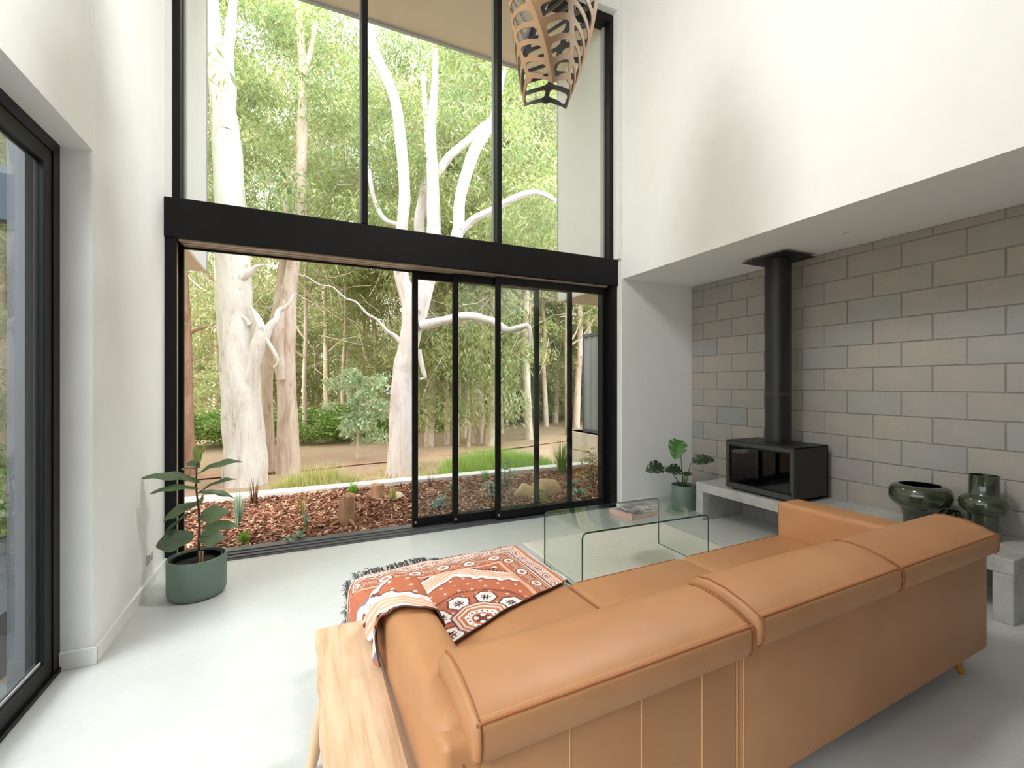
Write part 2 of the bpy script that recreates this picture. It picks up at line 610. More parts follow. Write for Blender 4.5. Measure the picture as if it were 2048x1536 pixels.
# ---- upper glazing
win = structure('window_1', (0, 0, 0))
fr = MB()
fr.box(-0.935, -0.885, 4.30, 4.46, 2.87, 5.72).box(3.22, 3.27, 4.30, 4.46, 2.87, 5.72)
fr.box(-0.885, 3.22, 4.30, 4.46, 5.64, 5.72).box(-0.885, 3.22, 4.33, 4.46, 2.87, 2.895)
fr.build('window_frame', M['black'], win)
for x in (0.505, 1.838):
    MB().box(x - 0.028, x + 0.022, 4.31, 4.45, 2.89, 5.64, r=0.003, seg=1).build('mullion', M['black'], win)
    MB().box(x - 0.040, x - 0.028, 4.405, 4.44, 2.89, 5.64).build('glazing_bead', M['grey_trim'], win)
for a, b_ in ((-0.885, 0.477), (0.527, 1.81), (1.86, 3.22)):
    MB().box(a, b_, 4.398, 4.406, 2.895, 5.64).build('pane', M['pane'], win)
MB().box(-0.885, -0.868, 4.40, 4.46, 2.895, 5.64).box(3.203, 3.22, 4.40, 4.46, 2.895, 5.64).build('reveal_bead', M['grey_trim'], win)

# ---- big stacking sliding door
d1 = structure('door_1', (0, 0, 0))
MB().box(XL, -0.935, 4.28, YF, 0, 2.565).box(-0.935, -0.895, 4.455, YF, 0, 2.565).box(-0.935, -0.905, 4.28, 4.305, 0, 2.565).build('jamb', M['black'], d1)
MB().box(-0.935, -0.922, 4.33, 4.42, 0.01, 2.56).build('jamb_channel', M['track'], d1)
MB().box(3.21, 3.31, 4.28, YF, 0, 2.565).box(3.195, 3.21, 4.40, YF, 0, 2.565).build('jamb', M['black'], d1)
MB().box(3.192, 3.2, 4.345, 4.36, 0.01, 2.56).build('jamb_channel', M['sill'], d1)
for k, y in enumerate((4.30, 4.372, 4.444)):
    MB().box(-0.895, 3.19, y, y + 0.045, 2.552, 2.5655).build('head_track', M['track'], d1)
MB().box(-0.895, 3.19, 4.478, YF, 2.535, 2.5655).build('head_stop', M['black'], d1)
sl = MB().box(-0.96, 3.29, 4.28, 4.60, -0.02, 0.008)
for y in (4.305, 4.385, 4.465):
    sl.box(-0.93, 3.25, y, y + 0.012, 0.006, 0.018)
sl.build('sill_track', M['sill'], d1)
for (x0, x1, y) in ((0.965, 2.378, 4.452), (1.362, 2.772, 4.396), (1.808, 3.20, 4.34)):
    p = MB()
    s = 0.056
    p.box(x0, x0 + s, y, y + 0.036, 0.02, 2.545, r=0.003, seg=1).box(x1 - s, x1, y, y + 0.036, 0.02, 2.545, r=0.003, seg=1)
    p.box(x0 + s, x1 - s, y, y + 0.036, 2.47, 2.545).box(x0 + s, x1 - s, y, y + 0.036, 0.02, 0.105)
    pf = p.build('sliding_panel', M['black'], d1)
    MB().box(x0 + s - 0.004, x1 - s + 0.004, y + 0.014, y + 0.020, 0.10, 2.475).build('pane', M['pane'], pf)
    st = MB().lathe([(0.0, 0.0), (0.010, 0.0), (0.010, 0.006), (0.0, 0.006)], 12).build('lock_stud', M['grey_trim'], pf, smooth=40)
    st.rotation_euler = (PI / 2, 0, 0)
    st.location = (x0 + 0.03, y, 0.065)

# ---- side door on the left
d2 = structure('door_2', (0, 0, 0))
j = MB().box(-1.20, -1.11, 2.93, 2.995, 0, ZH).box(-1.20, -1.11, -2.2, 2.93, ZH - 0.06, ZH).box(-1.20, -1.10, -2.2, 2.995, -0.01, 0.022).box(-1.20, -1.11, -2.2, -2.13, 0, ZH)
j.build('door_frame', M['black'], d2)
MB().box(-1.262, -1.20, 2.90, 3.0, -0.01, ZH + 0.02).build('outer_trim', M['sill'], d2)
for (y0, y1, x) in ((0.62, 2.935, -1.135), (-2.14, 0.70, -1.178)):
    p = MB()
    s = 0.078
    p.box(x - 0.02, x + 0.02, y1 - s, y1, 0.024, ZH - 0.06, r=0.003, seg=1).box(x - 0.02, x + 0.02, y0, y0 + s, 0.024, ZH - 0.06, r=0.003, seg=1)
    p.box(x - 0.02, x + 0.02, y0 + s, y1 - s, ZH - 0.14, ZH - 0.06).box(x - 0.02, x + 0.02, y0 + s, y1 - s, 0.024, 0.11)
    pf = p.build('sliding_panel', M['black'], d2)
    MB().box(x - 0.004, x + 0.004, y0 + s, y1 - s, 0.11, ZH - 0.14).build('pane', M['pane_side'], pf)
    MB().box(x + 0.003, x + 0.008, y0 + s, y1 - s, 0.105, 0.122).build('glazing_seal', M['grey_trim'], pf)

tag(MB().box(-4.4, -1.25, -4.5, 3.1, -0.3, -0.06).box(-4.4, -1.78, 3.1, 6.3, -0.5, -0.06).build('ground_paving', plain('dark_slate_paving', (0.10, 0.105, 0.115), 0.6, vary=0.15)), kind='structure')

pg = thing('stand_in', 'charcoal steel pergola post and beam added for dark bands in the side door glass', 'stand_in', (-2.28, 5.5, -0.06))  # post and beam added to give dark bands in the side door glass
M['steel_blue'] = plain('bluish_charcoal_steel', lin(72, 84, 100), 0.5)
MB().box(-0.06, 0.05, -0.06, 0.05, 0, 2.95, r=0.004, seg=1).build('post', M['steel_blue'], pg)
MB().box(-4.0, 0.05, -0.07, 0.06, 2.92, 3.40, r=0.004, seg=1).build('beam', M['steel_blue'], pg)
MB().box(-0.11, 0.10, -0.11, 0.10, 0, 0.012).build('base_plate', M['steel_blue'], pg)

# ---- eaves outside: soffit and the two wing walls
e = MB().box(-1.7, 4.7, 4.46, 5.53, 5.73, 5.95).build('trim_2', M['soffit'])
tag(e, kind='structure')
tag(MB().box(-1.72, 4.72, 5.53, 5.57, 5.70, 5.98).build('trim_3', M['grey_trim']), kind='structure')
for nm, (a, b_) in (('wall_wing_left', (-1.75, -0.909)), ('wall_wing_right', (3.237, 4.75))):
    tag(MB().box(a, b_, YF, 5.51, 2.59, 5.73).build(nm, M['render_ext']), kind='structure')
tag(MB().box(-1.75, -0.912, YF, 5.505, 2.575, 2.592).build('trim_4', M['soffit']), kind='structure')
tag(MB().box(3.24, 4.75, YF, 5.505, 2.575, 2.592).build('trim_5', M['soffit']), kind='structure')
tag(MB().box(-0.93, -0.905, 5.505, 5.53, 2.57, 5.73).build('trim_6', M['grey_trim']), kind='structure')
tag(MB().box(3.233, 3.258, 5.505, 5.53, 2.57, 5.73).build('trim_7', M['grey_trim']), kind='structure')
tag(MB().box(4.75, 4.9, 3.0, 5.50, -0.5, 2.575).build('wall_exterior', M['render_ext']), kind='structure')

# ================================================================== FURNITURE
# ---- pendant lamp: three ribbed leaf panels, twisting as they rise
A0 = math.atan2(-FW[1], -FW[0])
LX, LY, LZ = 1.340, 2.402, 3.150
LH = 1.62


def lamp_R(h):
    if h < 0.8:
        return 0.150 + 0.165 * math.sin(PI / 2 * h / 0.8)
    return 0.315 - 0.245 * ((h - 0.8) / (LH - 0.8)) ** 2.2


def lamp_pt(k, s, h):
    h2 = h + 0.062 * (1 - s * s) * (1 - sstep(0.0, 1.0, h / LH) * 0.4)
    h2 = min(h2, LH)
    R = lamp_R(h2)
    tw = math.radians(7.0 - 78.0 * h2)
    a = A0 + tw + k * 2 * PI / 3
    b_ = a + 2 * PI / 3
    p0 = Vector((math.cos(a), math.sin(a))) * R
    p1 = Vector((math.cos(b_), math.sin(b_))) * R
    q = p0.lerp(p1, (s + 1) / 2)
    mid = Vector((math.cos((a + b_) / 2), math.sin((a + b_) / 2)))
    q = q + mid * (R * 0.27 * (1 - s * s))
    return Vector((q.x, q.y, h2))


lamp = thing('pendant_lamp', 'large pendant lamp of slotted brown plywood leaf panels hanging before the tall window', 'lamp', (LX, LY, LZ))
M['ply'] = plain('brown_plywood', lin(158, 126, 92), 0.6, vary=0.08)
M['ply_dark'] = plain('black_stained_inner_face', (0.012, 0.010, 0.009), 0.7)
NH = 110
for k in range(3):
    b = bmesh.new()

    def strip(s0, s1, rows, ns=2):
        grid = []
        for h in rows:
            a0 = s0(h) if callable(s0) else s0
            a1 = s1(h) if callable(s1) else s1
            grid.append([b.verts.new(lamp_pt(k, a0 + (a1 - a0) * i / ns, h)) for i in range(ns + 1)])
        for i in range(len(grid) - 1):
            for q in range(ns):
                b.faces.new((grid[i][q], grid[i][q + 1], grid[i + 1][q + 1], grid[i + 1][q]))
    rows = [LH * i / NH for i in range(NH + 1)]
    E_, S_ = 0.87, 0.085
    strip(-1.0, -E_, rows)
    strip(E_, 1.0, rows)
    strip(-S_, S_, rows)
    step = 0.094
    nr = int(LH / step)
    for q in range(nr + 1):
        for sg in (-1, 1):
            n_ = 16
            lo, hi = [], []
            for i in range(n_ + 1):
                tq = i / n_
                s = sg * (S_ + (E_ - S_) * tq)
                fl = max(0, 1 - tq / 0.13) ** 2 + max(0, (tq - 0.87) / 0.13) ** 2
                hw = 0.0155 + 0.013 * fl
                hc = q * step + 0.028 - 0.030 * tq
                lo.append(b.verts.new(lamp_pt(k, s, max(0, min(LH, hc - hw)))))
                hi.append(b.verts.new(lamp_pt(k, s, max(0, min(LH, hc + hw)))))
            for i in range(n_):
                try:
                    b.faces.new((lo[i], lo[i + 1], hi[i + 1], hi[i]))
                except ValueError:
                    pass
    bmesh.ops.recalc_face_normals(b, faces=b.faces)
    me = bpy.data.meshes.new('leaf_panel')
    b.to_mesh(me)
    b.free()
    o = obj('leaf_panel', me, lamp, [M['ply'], M['ply_dark']])
    sm = o.modifiers.new('thickness', 'SOLIDIFY')
    sm.thickness = 0.006
    sm.offset = 0
    sm.material_offset = 1
    sm.material_offset_rim = 0
MB().tube([(0, 0, LH - 0.02), (0, 0, ZC - LZ)], 0.006).build('cord', M['black'], lamp)
MB().lathe([(0, LH - 0.03), (0.05, LH - 0.03), (0.05, LH + 0.03), (0, LH + 0.03)], 16).build('cap', M['black'], lamp, smooth=40)

# ---- downlight, outlet
dl = thing('downlight', 'small round white recessed downlight in the alcove ceiling', 'downlight', (3.94, 2.17, ZN))
MB().lathe([(0.034, -0.001), (0.052, -0.001), (0.052, -0.005), (0.046, -0.008), (0.036, -0.004)], 28, close=True).build('trim_ring', M['skirting'], dl, smooth=40)
MB().lathe([(0, -0.0015), (0.034, -0.0015)], 24).build('lens', plain('downlight_lens', (0.7, 0.7, 0.68), 0.3), dl)
ol = thing('power_outlet', 'white power outlet plate with grey sockets low on the left wall', 'outlet', (XL, 3.90, 0.225))
MB().box(0, 0.008, -0.058, 0.058, -0.036, 0.036, r=0.003, seg=2).build('plate', M['skirting'], ol)
for y in (-0.03, 0.03):
    MB().box(0.008, 0.011, y - 0.014, y + 0.014, -0.024, 0.01, r=0.001, seg=1).build('socket', M['grey_trim'], ol)
    MB().box(0.008, 0.0125, y - 0.008, y + 0.008, 0.015, 0.027, r=0.001, seg=1).build('switch', M['grey_trim'], ol)

# ---- rug
rug = thing('rug', 'off-white woven rug under the glass coffee table', 'rug', (0, 0, 0))
rb = MB()
nx, ny = 60, 70
g = [[rb.b.verts.new((1.77 + 1.57 * i / nx + 0.004 * math.sin(j_ * 1.7), 1.35 + 2.30 * j_ / ny, 0.010 + 0.0012 * math.sin(i * 2.1 + j_ * 1.3))) for i in range(nx + 1)] for j_ in range(ny + 1)]
for j_ in range(ny):
    for i in range(nx):
        rb.b.faces.new((g[j_][i], g[j_][i + 1], g[j_ + 1][i + 1], g[j_ + 1][i]))
ro = rb.build('pile', M['rug'], rug, smooth=60)
sm = ro.modifiers.new('thickness', 'SOLIDIFY')
sm.thickness = 0.009
sm.offset = -1
fb = MB()
for j_ in range(0, 2):
    yy = 1.35 if j_ == 0 else 3.65
    for i in range(150):
        x = 1.775 + 1.56 * i / 149
        dy = (-1 if j_ == 0 else 1) * random.uniform(0.02, 0.035)
        fb.tube([(x, yy, 0.006), (x + random.uniform(-0.006, 0.006), yy + dy, 0.003)], 0.0025, 3)
tag(fb.build('fringe', M['rug'], rug), kind='stuff')

# ---- glass coffee table (one bent sheet)
ct = thing('coffee_table', 'clear waterfall glass coffee table on the off-white rug', 'coffee table', (2.29, 2.855, 0.011), math.radians(-1.6))
Wd, Dp, Hh, Th, Rr = 1.15, 0.56, 0.41, 0.012, 0.045


def u_profile(off):
    pts = [(-Wd / 2 + off, 0.0), (-Wd / 2 + off, Hh - Rr)]
    for i in range(1, 7):
        a = PI - (PI / 2) * i / 6
        pts.append((-Wd / 2 + Rr + (Rr - off) * math.cos(a), Hh - Rr + (Rr - off) * math.sin(a)))
    q = [(-x, z) for x, z in pts[::-1]]
    return pts + q


po, pi_ = u_profile(0.0), u_profile(Th)
b = MB()
bb = b.b
vo0 = [bb.verts.new((x, -Dp / 2, z)) for x, z in po]
vo1 = [bb.verts.new((x, Dp / 2, z)) for x, z in po]
vi0 = [bb.verts.new((x, -Dp / 2, z)) for x, z in pi_]
vi1 = [bb.verts.new((x, Dp / 2, z)) for x, z in pi_]
n = len(po)
for i in range(n - 1):
    bb.faces.new((vo0[i], vo0[i + 1], vo1[i + 1], vo1[i])).material_index = 0
    bb.faces.new((vi0[i + 1], vi0[i], vi1[i], vi1[i + 1])).material_index = 0
    bb.faces.new((vo0[i + 1], vo0[i], vi0[i], vi0[i + 1])).material_index = 1
    bb.faces.new((vo1[i], vo1[i + 1], vi1[i + 1], vi1[i])).material_index = 1
bb.faces.new((vo0[0], vo1[0], vi1[0], vi0[0])).material_index = 1
bb.faces.new((vo0[-1], vi0[-1], vi1[-1], vo1[-1])).material_index = 1
b.build('glass_sheet', [M['table_glass'], M['glass_edge']], ct, smooth=30)

# ---- book and magazine on the table
bk = thing('book', 'thick hardcover book with a dusty pink spine on the glass table', 'book', (2.33, 2.80, 0.4215), math.radians(8))
cov = plain('pink_cloth_cover', lin(196, 158, 146), 0.6)
MB().box(-0.15, 0.15, -0.115, 0.115, 0, 0.004, r=0.001, seg=1).box(-0.15, 0.15, -0.115, 0.115, 0.032, 0.036, r=0.001, seg=1).box(-0.153, -0.147, -0.115, 0.115, 0, 0.036, r=0.002, seg=1).build('cover', cov, bk)
MB().box(-0.147, 0.144, -0.11, 0.11, 0.004, 0.032).build('pages', plain('book_pages', (0.72, 0.70, 0.64), 0.8), bk)
t = NT('photo_cover')
nz = t.noise(11, 4, 0.6, stretch=(1, 2.2, 1))
t.link(t.ramp(nz, [(0.35, (0.03, 0.03, 0.032)), (0.5, (0.16, 0.16, 0.165)), (0.62, (0.42, 0.42, 0.43)), (0.7, (0.7, 0.69, 0.68))]), t.p.inputs['Base Color'])
t.set(rough=0.25)
MB().box(-0.125, 0.148, -0.112, 0.112, 0.036, 0.0372).build('printed_photo', t.m, bk)
mg = thing('magazine', 'thin grey magazine lying skewed on top of the pink-spined book', 'magazine', (2.385, 2.845, 0.459), math.radians(-14))
MB().box(-0.13, 0.13, -0.09, 0.09, 0, 0.007, r=0.001, seg=1).build('pages', plain('magazine_pages', (0.6, 0.58, 0.56), 0.6), mg)
t2 = NT('magazine_print')
nz = t2.noise(9, 4, 0.6)
t2.link(t2.ramp(nz, [(0.35, (0.08, 0.08, 0.085)), (0.5, (0.22, 0.20, 0.19)), (0.65, (0.5, 0.46, 0.44))]), t2.p.inputs['Base Color'])
t2.set(rough=0.25)
MB().box(-0.127, 0.127, -0.088, 0.088, 0.007, 0.0078).build('cover', t2.m, mg)

# ---- concrete hearth bench
hb = thing('hearth_bench', 'long grey cast concrete hearth bench along the block wall', 'bench', (0, 0, 0))
HB0, HB1, HBX, HBZ, HBT = 1.19, 3.57, 3.795, 0.388, 0.092
MB().box(HBX, XB - 0.002, HB0, HB1, HBZ - HBT, HBZ, r=0.006, seg=2).build('slab', M['concrete'], hb)
for (a, b_) in ((HB0, HB0 + HBT), (HB1 - HBT, HB1)):
    MB().box(HBX, XB - 0.002, a, b_, 0, HBZ - HBT, r=0.005, seg=1).build('leg', M['concrete'], hb)

# ---- wood stove
sv = thing('wood_stove', 'black steel wood stove with a wide glass door and tall flue on the hearth bench', 'stove', (3.84, 2.535, HBZ))
SD, SW, SZ, S0 = 0.475, 0.69, 0.485, 0.022      # depth, width, top, underside
bd = MB().box(0.02, SD, 0, 0.012, S0, SZ).box(0.02, SD, SW - 0.012, SW, S0, SZ).box(0.02, SD, 0, SW, S0, S0 + 0.012).box(0.0, SD, 0, SW, SZ - 0.010, SZ + 0.004, r=0.002, seg=1).box(SD - 0.012, SD, 0, SW, S0, SZ)
bd.build('body', M['stove'], sv)
dr = MB()
bt = 0.034
dr.box(-0.006, 0.022, 0, bt, S0, SZ - 0.01, r=0.003, seg=1).box(-0.006, 0.022, SW - bt, SW, S0, SZ - 0.01, r=0.003, seg=1)
dr.box(-0.006, 0.022, bt, SW - bt, SZ - 0.01 - bt, SZ - 0.01, r=0.003, seg=1).box(-0.006, 0.022, bt, SW - bt, S0, S0 + bt + 0.012, r=0.003, seg=1)
dro = dr.build('door', M['stove_frame'], sv)
ib = MB()
ib.box(0.004, 0.018, bt, bt + 0.012, S0 + bt, SZ - bt).box(0.004, 0.018, SW - bt - 0.012, SW - bt, S0 + bt, SZ - bt).box(0.004, 0.018, bt, SW - bt, SZ - bt - 0.026, SZ - bt - 0.008).box(0.004, 0.018, bt, SW - bt, S0 + bt + 0.01, S0 + bt + 0.022)
ib.build('inner_bezel', M['black'], dro)
MB().box(0.012, 0.016, bt, SW - bt, S0 + bt, SZ - bt).build('pane', M['stove_glass'], dro)
hn = MB().box(-0.022, -0.004, 0.022, 0.032, S0 + 0.045, S0 + 0.075, r=0.003, seg=1)
hn.build('handle', M['stove'], dro)
ib = MB().box(0.06, SD - 0.02, 0.03, 0.045, S0 + 0.04, SZ - 0.03).box(0.06, SD - 0.02, SW - 0.045, SW - 0.03, S0 + 0.04, SZ - 0.03).box(SD - 0.06, SD - 0.02, 0.04, SW - 0.04, S0 + 0.04, SZ - 0.03).box(0.06, SD - 0.02, 0.03, SW - 0.03, S0 + 0.03, S0 + 0.05)
ib.build('firebox', M['firebrick'], sv)
for y in (0.06, SW - 0.06):
    for x in (0.05, SD - 0.05):
        MB().lathe([(0, 0), (0.016, 0), (0.016, 0.022), (0, 0.022)], 12, x, y).build('foot', M['stove'], sv, smooth=40)
FX, FY = 0.27, 0.335
ztop = ZN - 0.026 - HBZ
MB().lathe([(0.110, SZ), (0.110, ztop)], 40, FX, FY).build('flue_pipe', M['stove'], sv, smooth=40)
MB().lathe([(0.111, 0.93), (0.1125, 0.932), (0.1125, 0.945), (0.111, 0.947)], 40, FX, FY).build('pipe_joint', M['stove_frame'], sv, smooth=60)
MB().lathe([(0.111, 0.955), (0.1118, 0.957), (0.1118, 0.965), (0.111, 0.967)], 40, FX, FY).build('pipe_joint', M['stove_frame'], sv, smooth=60)
MB().lathe([(0.110, SZ), (0.122, SZ + 0.003), (0.122, SZ + 0.012), (0.110, SZ + 0.016)], 40, FX, FY).build('pipe_collar', M['stove'], sv, smooth=40)
MB().box(FX - 0.215, FX + 0.215, FY - 0.225, FY + 0.225, ztop - 0.004, ztop, r=0.001, seg=1).build('ceiling_plate', M['stove'], sv)
for (x, y) in ((-0.15, -0.15), (-0.15, 0.15), (0.15, -0.15), (0.15, 0.15)):
    MB().tube([(FX + x, FY + y, ztop), (FX + x, FY + y, ztop + 0.026)], 0.006, 8).build('spacer', M['stove'], sv)

# ---- green glass vases
def vase(name, label, loc, prof, thick=0.006):
    t_ = thing(name, label, 'vase', loc, 0, 'green glass vases on the hearth bench')
    inner = [(max(0.004, r - thick), z + (thick if i == 0 else 0)) for i, (r, z) in enumerate(prof)][::-1]
    MB().lathe([(0, 0)] + prof, 56).build('body', M['vase'], t_, smooth=50)
    MB().lathe([(prof[-1][0], prof[-1][1])] + inner + [(0, thick)], 56).build('inside', M['vase_in'], t_, smooth=50)
    return t_


p1 = catmull([(0.095, 0.0), (0.098, 0.05), (0.102, 0.095), (0.125, 0.135), (0.168, 0.175), (0.182, 0.215), (0.180, 0.255), (0.165, 0.288), (0.138, 0.303), (0.122, 0.305)], 5)
vase('vase', 'squat mushroom-shaped olive green glass vase with a wide mouth', (4.10, 1.768, HBZ), [tuple(q) for q in p1])
p2 = [(0.078, 0.0), (0.080, 0.004), (0.080, 0.155), (0.082, 0.172), (0.105, 0.184), (0.122, 0.205), (0.126, 0.235), (0.124, 0.262), (0.110, 0.285), (0.085, 0.296), (0.077, 0.306), (0.076, 0.42), (0.078, 0.424), (0.076, 0.427)]
vase('vase', 'tall olive green glass vase with a bulging ring around its middle', (4.16, 1.445, HBZ), p2)
p3 = catmull([(0.05, 0.0), (0.07, 0.02), (0.082, 0.07), (0.078, 0.115), (0.074, 0.135)], 5)
v3 = vase('vase', 'small round green glass bowl vase with an amber rim beside the tall vase', (3.945, 1.50, HBZ), [tuple(q) for q in p3])
MB().lathe([(0.068, 0.134), (0.074, 0.134), (0.0745, 0.140), (0.070, 0.141)], 40, close=True).build('rim', M['amber'], v3, smooth=50)
p4 = catmull([(0.03, 0.0), (0.045, 0.015), (0.052, 0.06), (0.044, 0.095), (0.036, 0.115)], 5)
vase('vase', 'tiny dark green glass vase half hidden behind the squat vase', (4.31, 1.66, HBZ), [tuple(q) for q in p4])

# ---- sofa
SA = math.radians(1.9)
SO = (0.278, 0.918)
sofa = thing('sofa', 'tan leather chaise sofa seen from behind with flip-up headrests', 'sofa', (SO[0], SO[1], 0), SA)
L = 2.81
SPL = [0.0, 0.970, 1.83, L]
HR = [(0.056, 0.980, -0.006, 0.0), (0.984, 1.845, 0.020, -0.012), (1.849, 2.775, 0.012, -0.004)]
prof = [(0.012, 0.598), (0.0, 0.612), (-0.004, 0.650), (-0.002, 0.684), (0.004, 0.692), (0.06, 0.715), (0.13, 0.733), (0.20, 0.737), (0.245, 0.728), (0.272, 0.705), (0.280, 0.675), (0.270, 0.645), (0.20, 0.625), (0.08, 0.600)]


def loft(prof_, x0, x1, ends=((0.0, 0.80), (0.006, 0.92), (0.016, 0.98), (0.030, 1.0)), nmid=6):
    cy = sum(p[0] for p in prof_) / len(prof_)
    cz = sum(p[1] for p in prof_) / len(prof_)
    secs = [(x0 + dx, s) for dx, s in ends] + [(x0 + 0.03 + (x1 - x0 - 0.06) * (i + 1) / (nmid + 1), 1.0) for i in range(nmid)] + [(x1 - dx, s) for dx, s in reversed(ends)]
    b_ = MB()
    rings = []
    hz = max(abs(p[1] - cz) for p in prof_)
    for x, s in secs:
        ins = (1 - s) * hz
        ring = []
        for (y, z) in prof_:
            dy, dz = y - cy, z - cz
            ll = math.hypot(dy, dz)
            k = (ll - min(ins, ll * 0.8)) / ll
            ring.append(b_.b.verts.new((x, cy + dy * k, cz + dz * k)))
        rings.append(ring)
    n_ = len(prof_)
    for a, c_ in zip(rings[:-1], rings[1:]):
        for i in range(n_):
            b_.b.faces.new((a[i], a[(i + 1) % n_], c_[(i + 1) % n_], c_[i]))
    b_.b.faces.new(rings[0][::-1])
    b_.b.faces.new(rings[-1])
    return b_


for (x0, x1, dz, dy) in HR:
    pr = [(y + dy, z + dz) for y, z in prof]
    hr = loft(pr, x0, x1).build('headrest', M['leather'], sofa, smooth=48)
    yb, zb = pr[4]
    MB().tube([(x0 + 0.006, yb + 0.002, zb), (x1 - 0.006, yb + 0.002, zb)], 0.0042, 8).build('piping', M['seam'], hr, smooth=60)
    MB().tube([(x0 + 0.01, yb + 0.014, zb + 0.005), (x1 - 0.01, yb + 0.014, zb + 0.005)], 0.0014, 5).build('stitching', M['stitch'], hr)
    for xe, sg in ((x0, 1), (x1, -1)):
        pts = [(xe + sg * 0.014, y, z + 0.001) for y, z in pr[3:9]]
        MB().tube(pts, 0.0022, 6).build('edge_seam', M['seam'], hr, smooth=60)
        MB().tube([(xe + sg * 0.012, y - 0.001, z) for y, z in pr[0:5]], 0.0030, 6).build('edge_seam', M['seam'], hr, smooth=60)
# back panels
for (x0, x1) in ((0.0, 0.968), (0.972, L)):
    MB().box(x0, x1, 0.045, 0.20, 0.115, 0.628, r=0.022, seg=4).build('back_panel', M['leather'], sofa, smooth=40)
for x in (0.33, 0.565, 0.80):
    MB().tube([(x, 0.0445, 0.14), (x, 0.0445, 0.60)], 0.0022, 6).build('back_stitching', M['stitch'], sofa)
for x in (0.955, 0.986):
    MB().tube([(x, 0.0445, 0.14), (x, 0.0445, 0.60)], 0.003, 6).build('back_seam', M['stitch'], sofa)
# base, cushions
MB().box(0.01, L - 0.01, 0.10, 0.93, 0.115, 0.27, r=0.02, seg=3).box(0.01, 0.93, 0.90, 1.50, 0.115, 0.27, r=0.02, seg=3).build('base', M['leather'], sofa, smooth=40)
for i, (x0, x1) in enumerate(((0.166, 0.934), (0.940, 1.712), (1.716, L - 0.205))):
    MB().box(x0, x1, 0.12, 0.30, 0.30, 0.64, r=0.04, seg=4).build('backrest', M['leather'], sofa, smooth=40)
    y1 = 0.985
    if i == 0:
        sc_ = MB()
        sc_.prism([(0.168, 0.32), (0.934, 0.32), (0.934, 1.525), (0.0, 1.525), (0.0, 0.885), (0.168, 0.885)], 0.262, 0.442)
        bmesh.ops.bevel(sc_.b, geom=[e for e in sc_.b.edges], offset=0.03, segments=4, profile=0.5, affect='EDGES')
        s_ = sc_.build('seat_cushion', M['leather'], sofa, smooth=40)
    else:
        s_ = MB().box(x0, x1, 0.32, y1, 0.262, 0.442, r=0.035, seg=4).build('seat_cushion', M['leather'], sofa, smooth=40)
    if i == 0:
        MB().tube([(0.93, 0.42, 0.436), (0.93, 1.49, 0.436)], 0.0025, 6).build('seam', M['seam'], s_)
    else:
        MB().tube([(x0 + 0.05, y1 - 0.012, 0.436), (x1 - 0.05, y1 - 0.012, 0.436)], 0.0025, 6).build('seam', M['seam'], s_)
# arms: rounded left arm, flat-topped right arm
la = MB().box(-0.004, 0.168, 0.075, 0.875, 0.115, 0.652, r=0.055, seg=6).build('arm', M['leather'], sofa, smooth=50)
MB().tube([(0.045, 0.044, 0.18), (0.045, 0.044, 0.58)], 0.002, 6).build('seam', M['seam'], la)
ra = MB().box(L - 0.215, L - 0.002, 0.075, 0.99, 0.115, 0.655, r=0.035, seg=5).build('arm', M['leather'], sofa, smooth=50)
MB().tube([(L - 0.20, 0.985, 0.30), (L - 0.20, 0.985, 0.645)], 0.002, 6).build('seam', M['seam'], ra)
for (x, y) in ((0.10, 0.16), (L - 0.17, 0.13), (L - 0.15, 0.86), (0.08, 1.42), (0.86, 1.42), (1.05, 0.14)):
    dx = 0.03 if x > 1.5 else (-0.03 if x < 0.5 else 0.0)
    lg = MB().tube([(x, y, 0.125), (x + dx, y - (0.035 if y < 0.5 else -0.03), 0.004)], [0.022, 0.013], 14)
    lgo = lg.build('leg', M['brass_wood'], sofa, smooth=40)
    MB().lathe([(0, 0.0), (0.013, 0.0), (0.013, 0.005), (0, 0.005)], 14, x + dx, y - (0.035 if y < 0.5 else -0.03)).build('foot_pad', M['grey_trim'], lgo, smooth=40)

